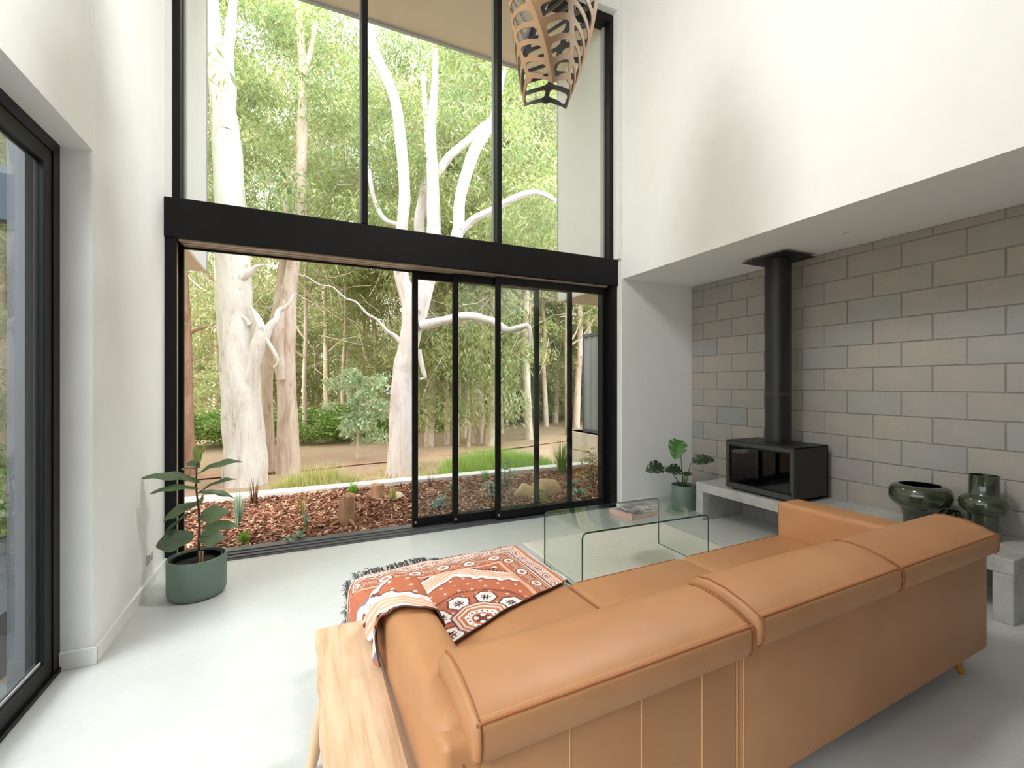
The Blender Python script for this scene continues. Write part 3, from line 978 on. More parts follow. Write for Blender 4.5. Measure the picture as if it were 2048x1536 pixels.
# ---- kilim throw over the chaise end
def kilim(a, b_):
    """colour of the weave; a = along the sofa from the arm side, b_ = towards the window (sofa coordinates, metres)"""
    rust, rust2 = (0.50, 0.160, 0.090), (0.56, 0.215, 0.125)
    pink, cream, white = (0.80, 0.60, 0.54), (0.86, 0.72, 0.62), (0.87, 0.80, 0.77)
    peach, dark, plum, grey = (0.75, 0.42, 0.29), (0.05, 0.02, 0.02), (0.17, 0.06, 0.055), (0.22, 0.22, 0.24)
    fx = 0.925 - a
    fy = 1.545 - b_
    d = min(fx, fy)
    q = b_ if fx < fy else a
    if d < 0.012:
        return white
    if d < 0.022:
        return plum if (q * 90) % 1 < 0.35 else pink
    if d < 0.040:
        return rust2
    if d < 0.046:
        return cream
    if d < 0.105:
        u = ((q / 0.085) % 1) - 0.5
        v = (d - 0.0755) / 0.03
        rr = (u * 2.4) ** 2 + v * v
        if rr < 0.12:
            return rust
        if rr < 0.30:
            return white
        if rr < 0.48:
            return plum
        if abs(u) > 0.40 and abs(v) < 0.6 and int(v * 5) % 2 == 0:
            return peach
        return pink if ((q * 60 + d * 80) % 1) < 0.8 else rust2
    if d < 0.113:
        return plum
    if d < 0.120:
        return cream
    if d < 0.126:
        return plum
    if d < 0.205:
        u = ((q / 0.155) % 1) - 0.5
        v = (d - 0.166) / 0.04
        rr = (u * 3.0) ** 2 + v * v
        if rr < 0.10:
            return rust
        if rr < 0.42:
            return white if int(math.atan2(v, u) * 3) % 3 else cream
        if rr < 0.62:
            return plum
        if abs(u) > 0.30 and abs(v) < 0.8:
            w_ = (q * 130 + v) % 1
            return plum if w_ < 0.35 else (peach if abs(v) < 0.4 else rust2)
        return rust2 if (d * 150) % 1 < 0.7 else peach
    if d < 0.213:
        return plum
    if d < 0.232:
        return peach
    # field with a medallion
    mx, my = a - 0.408, b_ - 0.825
    dia = abs(mx) * 0.72 + abs(my)
    zz = 0.022 * abs((((mx * 0.8 - my) / 0.085) % 1) * 2 - 1)
    if dia > 0.585 + 0 * zz:
        # corner triangle
        if fx > 0.26 and fy > 0.26 and dia > 0.60:
            tri = dia - 0.60
            if tri < 0.02:
                return dark if (mx * 40) % 1 < 0.5 else rust
            return white if tri < 0.075 else (grey if tri < 0.10 else rust)
        return rust
    if dia > 0.565:
        return dark if ((mx - my) * 34) % 1 < 0.5 else rust
    if dia > 0.545:
        return white
    if dia > 0.455 + zz:
        return peach if (dia * 38) % 1 < 0.75 else cream
    if dia > 0.425 + zz:
        return white
    if dia > 0.415 + zz:
        return plum
    r_ = math.hypot(mx, my)
    th = math.atan2(my, mx)
    sec = PI / 4
    # octagon radius
    oct_ = r_ * math.cos(((th + sec / 2) % sec) - sec / 2)
    if oct_ < 0.128:
        if oct_ > 0.120:
            return plum
        if oct_ > 0.108:
            return pink
        if oct_ > 0.098:
            return rust
        if oct_ > 0.088:
            return cream
        if oct_ > 0.072:
            return rust2
        if oct_ > 0.048:
            return dark if ((th * 8 / PI) % 1) < 0.4 and 0.055 < oct_ < 0.065 else white
        if oct_ > 0.036:
            return rust
        return white if r_ > 0.018 and int(th * 4 / PI + 8) % 2 else plum
    k = round((th - sec / 2) / sec)
    ca = k * sec + sec / 2
    cx_, cy_ = 0.176 * math.cos(ca), 0.176 * math.sin(ca)
    ux, uy = mx - cx_, my - cy_
    lu = ux * math.cos(ca) + uy * math.sin(ca)
    lv = -ux * math.sin(ca) + uy * math.cos(ca)
    hx = max(abs(lu), abs(lu) * 0.5 + abs(lv) * 0.87)
    if hx < 0.046:
        if (abs(abs(lu) - 0.008) < 0.0035 and abs(lv) < 0.026) or (abs(abs(lv) - 0.008) < 0.0035 and abs(lu) < 0.026):
            return dark
        if r_ > 0 and abs(lu) < 0.005 and abs(lv) < 0.005:
            return peach
        return white
    if hx < 0.056:
        return plum
    if 0.24 < r_ < 0.26 and (th * 22) % 1 < 0.4:
        return dark
    gx, gy = (mx % 0.07) - 0.035, (my % 0.06) - 0.03
    if abs(gx) + abs(gy) < 0.009 and abs(gx) + abs(gy) > 0.004:
        return cream
    return rust


def poly_at(P, tt):
    seg = [math.dist(P[i], P[i + 1]) for i in range(len(P) - 1)]
    tot = sum(seg)
    d = tt * tot
    for i, s in enumerate(seg):
        if d <= s or i == len(seg) - 1:
            k = min(1, d / s)
            return (P[i][0] + (P[i + 1][0] - P[i][0]) * k, P[i][1] + (P[i + 1][1] - P[i][1]) * k)
        d -= s


ARM = [(-0.024, 0.492), (-0.022, 0.585), (-0.010, 0.630), (0.015, 0.656), (0.05, 0.6655), (0.12, 0.665), (0.155, 0.652), (0.176, 0.615), (0.190, 0.52), (0.205, 0.466), (0.25, 0.4545), (0.929, 0.4545), (0.944, 0.449), (0.950, 0.43)]
FLAT = [(-0.026, 0.20), (-0.024, 0.26), (-0.022, 0.32), (-0.018, 0.40), (-0.008, 0.44), (0.02, 0.4545), (0.06, 0.4545), (0.10, 0.4545), (0.15, 0.4545), (0.20, 0.4545), (0.25, 0.4545), (0.929, 0.4545), (0.944, 0.449), (0.950, 0.43)]
NS, NV = 300, 250
V = np.zeros(((NS + 1) * (NV + 1), 3))
CC = np.ones(((NS + 1) * (NV + 1), 4))
arm_len = sum(math.dist(ARM[i], ARM[i + 1]) for i in range(len(ARM) - 1))
for i in range(NS + 1):
    tt = i / NS
    pa, pf_ = poly_at(ARM, tt), poly_at(FLAT, tt)
    s_arc = tt * arm_len
    a_flat = 0.95 - (arm_len - s_arc)          # pattern coordinate: equals x on the seat
    if pa[0] < 0.19 and pa[1] > 0.47:
        ymin = 0.62 + 0.03 * math.sin(s_arc * 14)
    else:
        ymin = 0.70 + (pa[0] - 0.195) * 0.393
    ymin += 0.012 * math.sin(s_arc * 9)
    ymax = 1.47 + 0.10 * sstep(0.05, 0.55, pf_[0]) - (0.03 if pf_[0] < 0 else 0)
    for j_ in range(NV + 1):
        vv = j_ / NV
        y = ymin + (ymax - ymin) * vv
        w_ = 1 - sstep(0.86, 1.06, y)
        x = pa[0] * w_ + pf_[0] * (1 - w_)
        z = pa[1] * w_ + pf_[1] * (1 - w_)
        if y < 0.875 and pa[0] < 0.2:
            x, z = pa
        wrinkle = 0.006 * math.sin(a_flat * 23 + y * 17) + 0.004 * math.sin(a_flat * 41 - y * 29)
        z += max(-0.002, wrinkle * (0.55 + 0.6 * sstep(0.8, 1.1, y) * (1 - sstep(0.0, 0.4, x)))) + 0.004
        if 0.0 < w_ < 1.0 and x > 0.05:
            z += 0.03 * 4 * w_ * (1 - w_) * (1 - sstep(0.10, 0.34, x))
        if x < 0:
            x -= 0.010 + 0.010 * math.sin(y * 40)
        if y > 1.50:
            k = (y - 1.50)
            z -= min(0.08, 6.0 * k * k + 0.1 * k)
            y = min(y, 1.536)
        idx = i * (NV + 1) + j_
        V[idx] = (x, y, z)
        CC[idx, :3] = kilim(a_flat, ymin + (ymax - ymin) * vv)
ii, jj = np.meshgrid(np.arange(NS), np.arange(NV), indexing='ij')
q0 = (ii * (NV + 1) + jj).ravel()
F_ = np.stack([q0, q0 + NV + 1, q0 + NV + 2, q0 + 1], 1)
me = np_mesh('weave', V, F_, True)
ca_ = me.color_attributes.new('weave_colour', 'FLOAT_COLOR', 'POINT')
ca_.data.foreach_set('color', CC.astype(np.float32).ravel())
t = NT('kilim_weave')
at_ = t.add('ShaderNodeAttribute', attribute_name='weave_colour')
nz = t.noise(260, 2, 0.6)
mix = t.add('ShaderNodeMix', data_type='RGBA', blend_type='MULTIPLY')
mix.inputs[0].default_value = 0.5
t.link(at_.outputs['Color'], mix.inputs[6])
t.link(t.ramp(nz, [(0.3, (0.72, 0.72, 0.72)), (0.6, (1.05, 1.05, 1.05))]), mix.inputs[7])
t.link(mix.outputs[2], t.p.inputs['Base Color'])
t.bump(nz, 0.35, 0.003)
t.set(rough=0.95, spec=0.1)
thr = thing('throw_blanket', 'rust and cream patterned kilim throw draped over the chaise end', 'blanket', (SO[0], SO[1], 0), SA)
wv = obj('weave', me, thr, t.m)
sm = wv.modifiers.new('thickness', 'SOLIDIFY')
sm.thickness = 0.005
sm.offset = 0
fv, ff = [], []
cnt = 0
fm = [plain('dark_fringe', (0.07, 0.075, 0.075), 0.9, vary=0.4), plain('cream_fringe', (0.6, 0.56, 0.52), 0.9)]
fbs = [MB(), MB()]
for i in range(0, NS + 1, 1):
    p = V[i * (NV + 1) + NV]
    if p[0] < -0.02 and i % 2:
        continue
    for r_ in range(2):
        L_ = random.uniform(0.03, 0.065)
        dx = random.uniform(-0.03, 0.02)
        q = (p[0] + dx * 0.4, p[1] + L_ * 0.6, p[2] + random.uniform(0.0, 0.02))
        q2 = (p[0] + dx, p[1] + L_, p[2] - random.uniform(-0.012, 0.012))
        fbs[0 if random.random() < 0.72 else 1].tube([tuple(p), q, q2], [0.0028, 0.0022, 0.001], 3, caps=False)
for j_ in range(int(NV * 0.45), NV + 1, 2):
    p = V[j_]
    for r_ in range(2):
        q2 = (p[0] - random.uniform(0.005, 0.03), p[1] + random.uniform(-0.02, 0.02), p[2] - random.uniform(0.03, 0.06))
        fbs[0 if random.random() < 0.6 else 1].tube([tuple(p), q2], [0.0026, 0.001], 3, caps=False)
for b_, m_ in zip(fbs, fm):
    tag(b_.build('fringe', m_, thr), kind='stuff')
# rolled dark selvedge along the folded near edge
pts = [V[i * (NV + 1)] + np.array((0, -0.002, 0.001)) for i in range(0, NS + 1, 3)]
MB().tube([tuple(p) for p in pts], 0.0032, 6).build('selvedge', plain('dark_selvedge', (0.10, 0.045, 0.035), 0.9), thr, smooth=60)

# ---- narrow oak bench beside the sofa
ob = thing('oak_bench', 'narrow pale oak bench with splayed turned legs beside the sofa arm', 'bench', (0, 0, 0))
BZ = 0.473
BX0, BX1, BY0, BY1 = 0.040, 0.234, 0.62, 1.93
tp = MB()
nb = 16
sec = [(BX0, BZ - 0.012), (BX0 + 0.006, BZ - 0.003), (BX0 + 0.02, BZ), (BX1, BZ), (BX1, BZ - 0.045), (BX0 + 0.01, BZ - 0.045), (BX0, BZ - 0.036)]
rings = []
for i in range(nb + 1):
    y = BY0 + (BY1 - BY0) * i / nb
    wob = 0.0025 * math.sin(i * 1.9) + 0.0015 * math.sin(i * 4.1)
    e_ = 0.004 if i in (0, nb) else 0
    rings.append([tp.b.verts.new((x + (wob if k in (0, 1, 6) else 0), y, z - (e_ if k in (1, 2, 3) else 0))) for k, (x, z) in enumerate(sec)])
for a, c_ in zip(rings[:-1], rings[1:]):
    for i in range(len(sec)):
        tp.b.faces.new((a[i], a[(i + 1) % len(sec)], c_[(i + 1) % len(sec)], c_[i]))
tp.b.faces.new(rings[0][::-1])
tp.b.faces.new(rings[-1])
tp.build('plank', M['oak'], ob, smooth=30)
for (x, y, dx, dy) in ((0.085, 1.70, -0.066, 0.115), (0.165, 1.70, 0.0, 0.115), (0.085, 0.85, -0.066, -0.10), (0.165, 0.85, 0.0, -0.10)):
    P = [(x + dx * k, y + dy * k, BZ - 0.03 - (BZ - 0.03) * k) for k in (0, 0.2, 0.45, 0.7, 0.9, 1.0)]
    MB().tube(P, [0.017, 0.019, 0.021, 0.021, 0.018, 0.015], 14).build('leg', M['leg_wood'], ob, smooth=60)


# ---- leaf builder for potted plants
def leaf_mesh(name, length, width, shape, fold=0.12, curl=0.25, splits=None, nx_=6, ny_=16, wave=0.0):
    """leaf along +Y, face up +Z; shape(t) -> half width factor"""
    vs_, fs_ = [], []
    for j2 in range(ny_ + 1):
        tt = j2 / ny_
        hw = max(0.0008, width * 0.5 * shape(tt))
        for i2 in range(-nx_, nx_ + 1):
            s = i2 / nx_
            x = s * hw
            z = abs(s) * hw * fold * 2 - curl * length * (tt - 0.35) ** 2 + wave * length * math.sin(tt * 14 + s * 2) * abs(s)
            vs_.append((x, tt * length - (abs(s) ** 2) * 0.0, z))
    W_ = 2 * nx_ + 1
    for j2 in range(ny_):
        for i2 in range(2 * nx_):
            s = abs((i2 + 0.5) / nx_ - 1)
            if splits and splits(s, (j2 + 0.5) / ny_):
                continue
            q = j2 * W_ + i2
            fs_.append((q, q + 1, q + W_ + 1, q + W_))
    return np_mesh(name, vs_, fs_, True)


def place_leaf(o, base, direction, normal):
    y = Vector(direction).normalized()
    z = Vector(normal)
    z = (z - y * z.dot(y))
    z = z.normalized() if z.length > 1e-4 else y.orthogonal().normalized()
    x = y.cross(z)
    m_ = Matrix(((x.x, y.x, z.x, base[0]), (x.y, y.y, z.y, base[1]), (x.z, y.z, z.z, base[2]), (0, 0, 0, 1)))
    o.matrix_local = m_


def rcz(r_, c_, z):
    """right / away / up as seen from the room's middle -> room axes"""
    return Vector((r_ * RT[0] + c_ * FW[0], r_ * RT[1] + c_ * FW[1], z))


def potted(name, label, loc, rad, h, soil_z):
    t_ = thing(name, label, 'potted plant', loc)
    MB().lathe([(0, 0.0), (rad * 0.86, 0.0), (rad * 0.95, 0.012), (rad, 0.04), (rad, h - 0.003), (rad - 0.003, h), (rad - 0.009, h), (rad - 0.011, h - 0.004), (rad - 0.011, soil_z)], 56).build('pot', M['pot'], t_, smooth=50)
    return t_


fig = potted('fiddle_leaf_fig', 'tall fiddle-leaf fig in a sage green pot by the open sliding door', (-0.665, 3.70, 0), 0.172, 0.262, 0.20)
MB().lathe([(0, 0.215), (0.08, 0.222), (0.16, 0.205)], 40).build('soil', M['soil'], fig, smooth=60)
nr_ = MB().lathe([(0.138, 0.215), (0.146, 0.215), (0.147, 0.250), (0.139, 0.250)], 48, close=True).build('nursery_pot', M['black'], fig, smooth=40)
stems = [[rcz(0.01, 0, 0.20), rcz(0.015, 0, 0.45), rcz(0.0, 0, 0.66), rcz(-0.015, 0, 0.74)], [rcz(-0.01, 0.02, 0.20), rcz(0.005, 0.015, 0.5), rcz(-0.01, 0.005, 0.72), rcz(0.0, 0, 0.90)]]
for s_ in stems:
    MB().tube([tuple(p) for p in catmull(s_, 5)], [0.0085 - 0.0003 * i for i in range(16)], 8).build('stem', M['stem'], fig, smooth=60)
for x in (0.035, 0.055):
    MB().tube([tuple(rcz(x, -0.03, 0.20)), tuple(rcz(x + 0.004, -0.03, 0.30))], [0.007, 0.006], 8).build('stem_stub', M['leg_wood'], fig, smooth=60)
fig_shape = lambda tt: (math.sin(PI * min(1, tt ** 0.75 * 0.97 + 0.02)) ** 0.75) * (0.62 + 0.5 * tt) * (0.9 + 0.1 * math.cos(tt * 11))
#  base(r, c, z), direction(r, c, z), normal(r, c, z), length, width, young
LV = [
    ((0.0, 0, 0.885), (-0.10, 0.02, 1.0), (0.3, -1, 0.2), 0.135, 0.055, 1),
    ((0.01, 0, 0.885), (0.34, -0.03, 1.0), (-0.5, -1, 0.3), 0.185, 0.048, 1),
    ((0.0, 0.0, 0.83), (1.0, -0.15, 0.34), (-0.35, -0.45, 0.85), 0.335, 0.105, 0),
    ((0.0, 0.02, 0.86), (-0.85, 0.35, 0.30), (0.1, -0.5, 0.85), 0.125, 0.085, 0),
    ((0.0, -0.02, 0.86), (-0.2, -0.8, 0.15), (0, 0.2, 1), 0.10, 0.06, 0),
    ((0.02, -0.01, 0.775), (-1.0, -0.25, 0.20), (0.15, -0.30, 0.95), 0.345, 0.135, 0),
    ((0.03, -0.05, 0.735), (-1.0, -0.55, 0.06), (0.0, -0.25, 0.95), 0.25, 0.125, 0),
    ((0.01, 0.0, 0.70), (0.95, -0.05, 0.42), (-0.35, -0.25, 0.9), 0.27, 0.11, 0),
    ((0.0, 0.02, 0.69), (0.9, 0.55, -0.24), (0.2, -0.2, 0.95), 0.215, 0.11, 0),
    ((-0.01, 0, 0.615), (-0.95, -0.1, -0.42), (-0.35, -0.75, 0.55), 0.245, 0.12, 0),
    ((-0.01, 0.05, 0.60), (-0.5, 0.6, 0.1), (0.0, -0.85, 0.5), 0.16, 0.115, 1),
    ((0.02, -0.01, 0.525), (0.88, -0.15, 0.22), (-0.1, -0.95, 0.35), 0.215, 0.145, 0),
    ((-0.02, 0.0, 0.575), (-0.72, -0.3, -0.62), (-0.7, -0.1, 0.6), 0.25, 0.115, 0),
    ((0.03, 0.0, 0.455), (1.0, 0.1, 0.05), (0.0, -0.62, 0.75), 0.235, 0.105, 0),
    ((-0.01, -0.02, 0.40), (-0.95, -0.25, -0.18), (-0.1, -0.90, 0.45), 0.235, 0.185, 0),
    ((0.02, -0.01, 0.395), (0.95, -0.15, -0.02), (0.1, -0.9, 0.45), 0.18, 0.15, 0),
]
for (bs, dr_, nm, ln, wd, yg) in LV:
    me = leaf_mesh('leaf', ln, wd, fig_shape, 0.10, 0.28, wave=0.015)
    o = obj('leaf', me, fig, M['fig_new'] if yg else M['fig_leaf'])
    place_leaf(o, rcz(*bs), rcz(*dr_), rcz(*nm))
    MB().tube([(0, -0.01, -0.28 * ln * 0.1225 - 0.002), (0, ln * 0.35, 0.001), (0, ln * 0.9, -0.28 * ln * 0.3)], [0.0028, 0.002, 0.0008], 5).build('midrib', M['stem_green'], o)

mon = potted('monstera', 'small monstera with split leaves in a sage green pot beside the hearth bench', (3.93, 3.88, 0), 0.128, 0.285, 0.25)
MB().lathe([(0, 0.262), (0.115, 0.255)], 36).build('soil', M['soil'], mon, smooth=60)
mshape = lambda tt: (max(0, math.sin(PI * (tt * 0.93 + 0.07))) ** 0.55) * (1.05 - 0.45 * tt)


def mon_split(s, tt):
    if s < 0.32 or tt > 0.93:
        return False
    ph = (tt * 3.4 + s * 0.9) % 1.0
    return ph < 0.17 and s > 0.46


MV = [
    ((-0.06, -0.02, 0.80), (-0.28, -0.45, -0.62), (-0.1, -0.85, 0.55), 0.25, 0.24, 1, (0.0, -0.01)),
    ((-0.24, -0.02, 0.50), (-0.85, -0.25, -0.15), (-0.15, -0.72, 0.65), 0.215, 0.21, 0, (-0.02, 0)),
    ((-0.035, -0.03, 0.465), (-0.85, -0.35, 0.02), (0.1, -0.80, 0.6), 0.21, 0.165, 0, (-0.01, -0.02)),
    ((0.115, 0.02, 0.555), (0.88, -0.25, 0.12), (0.05, -0.70, 0.7), 0.235, 0.17, 0, (0.03, 0.01)),
    ((0.03, 0.03, 0.38), (0.6, 0.5, 0.15), (0.0, -0.3, 0.95), 0.15, 0.12, 0, (0.03, 0.03)),
]
for (bs, dr_, nm, ln, wd, lt, st) in MV:
    me = leaf_mesh('leaf', ln, wd, mshape, 0.06, 0.30, splits=mon_split, nx_=9, ny_=30)
    o = obj('leaf', me, mon, M['monstera_light'] if lt else M['monstera_leaf'])
    place_leaf(o, rcz(*bs), rcz(*dr_), rcz(*nm))
    p0 = rcz(st[0], st[1], 0.25)
    p3 = rcz(*bs)
    pm = p0.lerp(p3, 0.55) + Vector((0, 0, 0.05))
    MB().tube([tuple(p) for p in catmull([p0, pm, p3], 5)], [0.006 - 0.0003 * i for i in range(11)], 7).build('stem', M['stem_green'], mon, smooth=60)

# ================================================================== OUTDOORS
GZ = -0.40                                # forest floor, a step below the garden bed


def at(u, v, t):
    """a point seen in direction (u, v) of the 2048 x 1536 frame, t metres along the camera's axis"""
    k = (u - 1024) / 905.0
    return Vector((t * (FW[0] + k * RT[0]), t * (FW[1] + k * RT[1]), EYE + t * (768 - v) / 905.0))


def leaf_cloud(cent, L_, W_, droop=0.75, spread=0.7, rng=RNG):
    """one drooping lance-shaped leaf (a folded quad) per centre"""
    cent = np.asarray(cent, float)
    n_ = len(cent)
    az = rng.uniform(0, 2 * PI, n_)
    d = np.stack([np.cos(az) * spread, np.sin(az) * spread, -droop + rng.normal(0, 0.38, n_)], 1)
    d /= np.linalg.norm(d, axis=1)[:, None]
    rnd = rng.normal(size=(n_, 3))
    w = np.cross(d, rnd)
    w /= np.linalg.norm(w, axis=1)[:, None]
    ll = L_ * rng.uniform(0.65, 1.25, n_)[:, None]
    ww = W_ * rng.uniform(0.7, 1.3, n_)[:, None]
    a = cent
    b_ = cent + d * ll * 0.45 + w * ww * 0.5
    c_ = cent + d * ll
    e_ = cent + d * ll * 0.45 - w * ww * 0.5
    V_ = np.stack([a, b_, c_, e_], 1).reshape(-1, 3)
    F2 = np.arange(n_ * 4).reshape(-1, 4)
    return V_, F2


def clumps(centres, radii, per, rng=RNG):
    out = []
    for c_, r_ in zip(centres, radii):
        k = int(per * (r_ ** 2))
        p = rng.normal(size=(k, 3))
        p /= np.linalg.norm(p, axis=1)[:, None]
        p *= (rng.uniform(0, 1, k) ** 0.45)[:, None]
        out.append(np.asarray(c_) + p * np.array((r_, r_, r_ * 0.62)))
    return np.concatenate(out)


def foliage(name, cent, L_, W_, mat_, parent, droop=0.75, spread=0.7):
    V_, F2 = leaf_cloud(cent, L_, W_, droop, spread)
    o = obj(name, np_mesh(name, V_, F2), parent, mat_)
    o['kind'] = 'stuff'
    return o


def limb(name, pts, rad, mat_, parent, sides=12, sub=4, rough=0.05, seed=0):
    """a tapering, slightly lumpy limb through the given points (local to its parent)"""
    rs = np.random.default_rng(seed + 11)
    P = catmull([tuple(p) for p in pts], sub)
    R = catmull([(r_, 0, 0) for r_ in rad], sub)[:, 0]
    b_ = MB()
    b_.tube([tuple(p) for p in P], [max(0.004, float(r_)) for r_ in R], sides)
    if rough > 0:
        ph = rs.uniform(0, 6.28, 4)
        n_ = len(P)
        b_.b.verts.ensure_lookup_table()
        for i in range(n_):
            for k in range(sides):
                v = b_.b.verts[i * sides + k]
                th = 2 * PI * k / sides
                f_ = rough * (math.sin(2 * th + ph[0] + i * 0.35) + 0.7 * math.sin(3 * th + ph[1] - i * 0.6) + 0.5 * math.sin(i * 1.3 + ph[2]))
                c_ = Vector(P[i])
                v.co = c_ + (v.co - c_) * (1 + f_)
    return b_.build(name, mat_, parent, smooth=70)


# ---- forest floor, tracks, garden bed, kerb
t = NT('leaf_litter_ground')
n1 = t.noise(0.35, 4, 0.6)
n2 = t.noise(7, 6, 0.75, stretch=(1, 1.6, 1))
n3 = t.noise(1.4, 3, 0.6)
mix = t.add('ShaderNodeMix', data_type='RGBA', blend_type='MULTIPLY')
mix.inputs[0].default_value = 0.75
t.link(t.ramp(n1, [(0.3, lin(192, 160, 138)), (0.5, lin(204, 176, 156)), (0.7, lin(196, 172, 142))]), mix.inputs[6])
t.link(t.ramp(n2, [(0.3, (0.52, 0.45, 0.40)), (0.45, (0.95, 0.92, 0.90)), (0.7, (1.08, 1.06, 1.05))]), mix.inputs[7])
mix2 = t.add('ShaderNodeMix', data_type='RGBA', blend_type='MIX')
t.link(t.ramp(n3, [(0.52, (0, 0, 0)), (0.7, (0.55, 0.55, 0.55))]), mix2.inputs[0])
t.link(mix.outputs[2], mix2.inputs[6])
mix2.inputs[7].default_value = (*lin(190, 178, 118), 1)
t.link(mix2.outputs[2], t.p.inputs['Base Color'])
t.bump(n2, 0.6, 0.05)
t.set(rough=0.95, spec=0.1)
M['litter'] = t.m
nx, ny = 90, 90
gx = np.linspace(-45, 60, nx + 1)
gy = 3.2 + (np.linspace(0, 1, ny + 1) ** 1.8) * 75
V_ = []
for y in gy:
    for x in gx:
        h = 0.025 * math.sin(x * 0.9 + y * 0.5) + 0.015 * math.sin(x * 2.3 - y * 1.1)
        V_.append((x, y, GZ + h * min(1, max(0, (y - 8) / 4)) - (0.08 if y < 6.7 else 0)))
ii, jj = np.meshgrid(np.arange(ny), np.arange(nx), indexing='ij')
q0 = (ii * (nx + 1) + jj).ravel()
gd = obj('ground', np_mesh('ground', V_, np.stack([q0, q0 + 1, q0 + nx + 2, q0 + nx + 1], 1), True), None, M['litter'])
tag(gd, kind='structure')
sg_ = MB().box(-45, -1.3, -20, 3.2, GZ - 0.1, GZ).build('ground_side', M['litter'])
tag(sg_, kind='structure')
M['path'] = plain('orange_gravel_track', lin(194, 156, 130), 0.95, spec=0.1, vary=0.12, bump=(40, 0.4, 0.02))
cen = catmull([(-3.5, 10.4), (0.4, 10.7), (3.4, 11.3), (7.3, 12.4), (12, 14.5)], 6)
V_, F2 = [], []
for i, (x, y) in enumerate(cen):
    for q, dy in enumerate((-0.16, -0.07, 0.06, 0.15)):
        V_.append((x, y + dy + 0.05 * math.sin(i * 1.9 + q), GZ + 0.035 + (0.008 if q in (1, 2) else -0.012)))
for i in range(len(cen) - 1):
    for q in range(3):
        a = i * 4 + q
        F2.append((a, a + 4, a + 5, a + 1))
tag(obj('path', np_mesh('path', V_, F2, True), None, M['path']), kind='structure')

t = NT('mulch_soil')
n2 = t.noise(40, 5, 0.7)
t.link(t.ramp(n2, [(0.3, lin(84, 54, 40)), (0.5, lin(150, 104, 78)), (0.7, lin(188, 146, 116))]), t.p.inputs['Base Color'])
t.bump(n2, 0.8, 0.02)
t.set(rough=0.95, spec=0.1)
M['mulch_soil'] = t.m
gb = MB().box(-1.77, 4.74, 4.52, 6.72, -0.6, -0.045).build('garden_bed', M['mulch_soil'])
tag(gb, kind='structure')
# kerb runs slightly off parallel with the house
t = NT('white_kerb')
n1 = t.noise(4, 4, 0.6)
t.link(t.ramp(n1, [(0.3, (0.74, 0.72, 0.69)), (0.7, (0.84, 0.83, 0.81))]), t.p.inputs['Base Color'])
t.set(rough=0.85, spec=0.2)
kb = MB()
kb.prism([(-4.2, 6.56), (4.72, 6.74), (4.72, 6.98), (-4.2, 6.80)], -0.7, 0.012)
tag(kb.build('kerb', t.m), kind='structure')

# bark chips, thousands of them
NCH = 17000
cx = RNG.uniform(-1.74, 4.7, NCH)
cy = 4.575 + (RNG.uniform(0, 1, NCH) ** 1.15) * 2.05
cl = RNG.uniform(0.025, 0.085, NCH)
cw = RNG.uniform(0.009, 0.024, NCH)
ch = RNG.uniform(0.004, 0.010, NCH)
az = RNG.uniform(0, 2 * PI, NCH)
tilt = RNG.normal(0, 0.28, NCH)
roll = RNG.normal(0, 0.4, NCH)
base = np.array([(sx, sy, sz) for sx in (-.5, .5) for sy in (-.5, .5) for sz in (-.5, .5)])
loc = base[None] * np.stack([cl, cw, ch], 1)[:, None, :]
loc[:, :, 1] *= np.where(base[None, :, 0] > 0, RNG.uniform(0.35, 1.0, NCH)[:, None], 1.0)
x1 = loc[:, :, 0] * np.cos(tilt)[:, None] + loc[:, :, 2] * np.sin(tilt)[:, None]
z1 = -loc[:, :, 0] * np.sin(tilt)[:, None] + loc[:, :, 2] * np.cos(tilt)[:, None]
y1 = loc[:, :, 1] * np.cos(roll)[:, None] - z1 * np.sin(roll)[:, None]
z1 = loc[:, :, 1] * np.sin(roll)[:, None] + z1 * np.cos(roll)[:, None]
X = x1 * np.cos(az)[:, None] - y1 * np.sin(az)[:, None] + cx[:, None]
Y = x1 * np.sin(az)[:, None] + y1 * np.cos(az)[:, None] + cy[:, None]
mound = 0.012 * np.sin(cx * 3.1 + cy * 2.0) + 0.010 * np.sin(cx * 6.3 - cy * 5.0)
Z = z1 + (-0.030 + mound + RNG.uniform(-0.008, 0.022, NCH))[:, None]
V_ = np.stack([X, Y, Z], 2).reshape(-1, 3)
fb_ = np.array([(0, 1, 3, 2), (4, 6, 7, 5), (0, 4, 5, 1), (2, 3, 7, 6), (0, 2, 6, 4), (1, 5, 7, 3)])
F2 = (fb_[None] + (np.arange(NCH) * 8)[:, None, None]).reshape(-1, 4)
t = NT('bark_chips')
t.link(t.ramp(t.add('ShaderNodeNewGeometry').outputs['Random Per Island'], [(0.0, lin(74, 44, 34)), (0.25, lin(112, 72, 56)), (0.55, lin(150, 104, 82)), (0.8, lin(186, 142, 118)), (1.0, lin(218, 188, 166))]), t.p.inputs['Base Color'])
t.set(rough=0.85, spec=0.2)
mu = obj('bark_mulch', np_mesh('bark_mulch', V_, F2), None, t.m)
tag(mu, 'deep layer of reddish brown bark chips covering the garden bed outside the sliding door', 'mulch', kind='stuff')

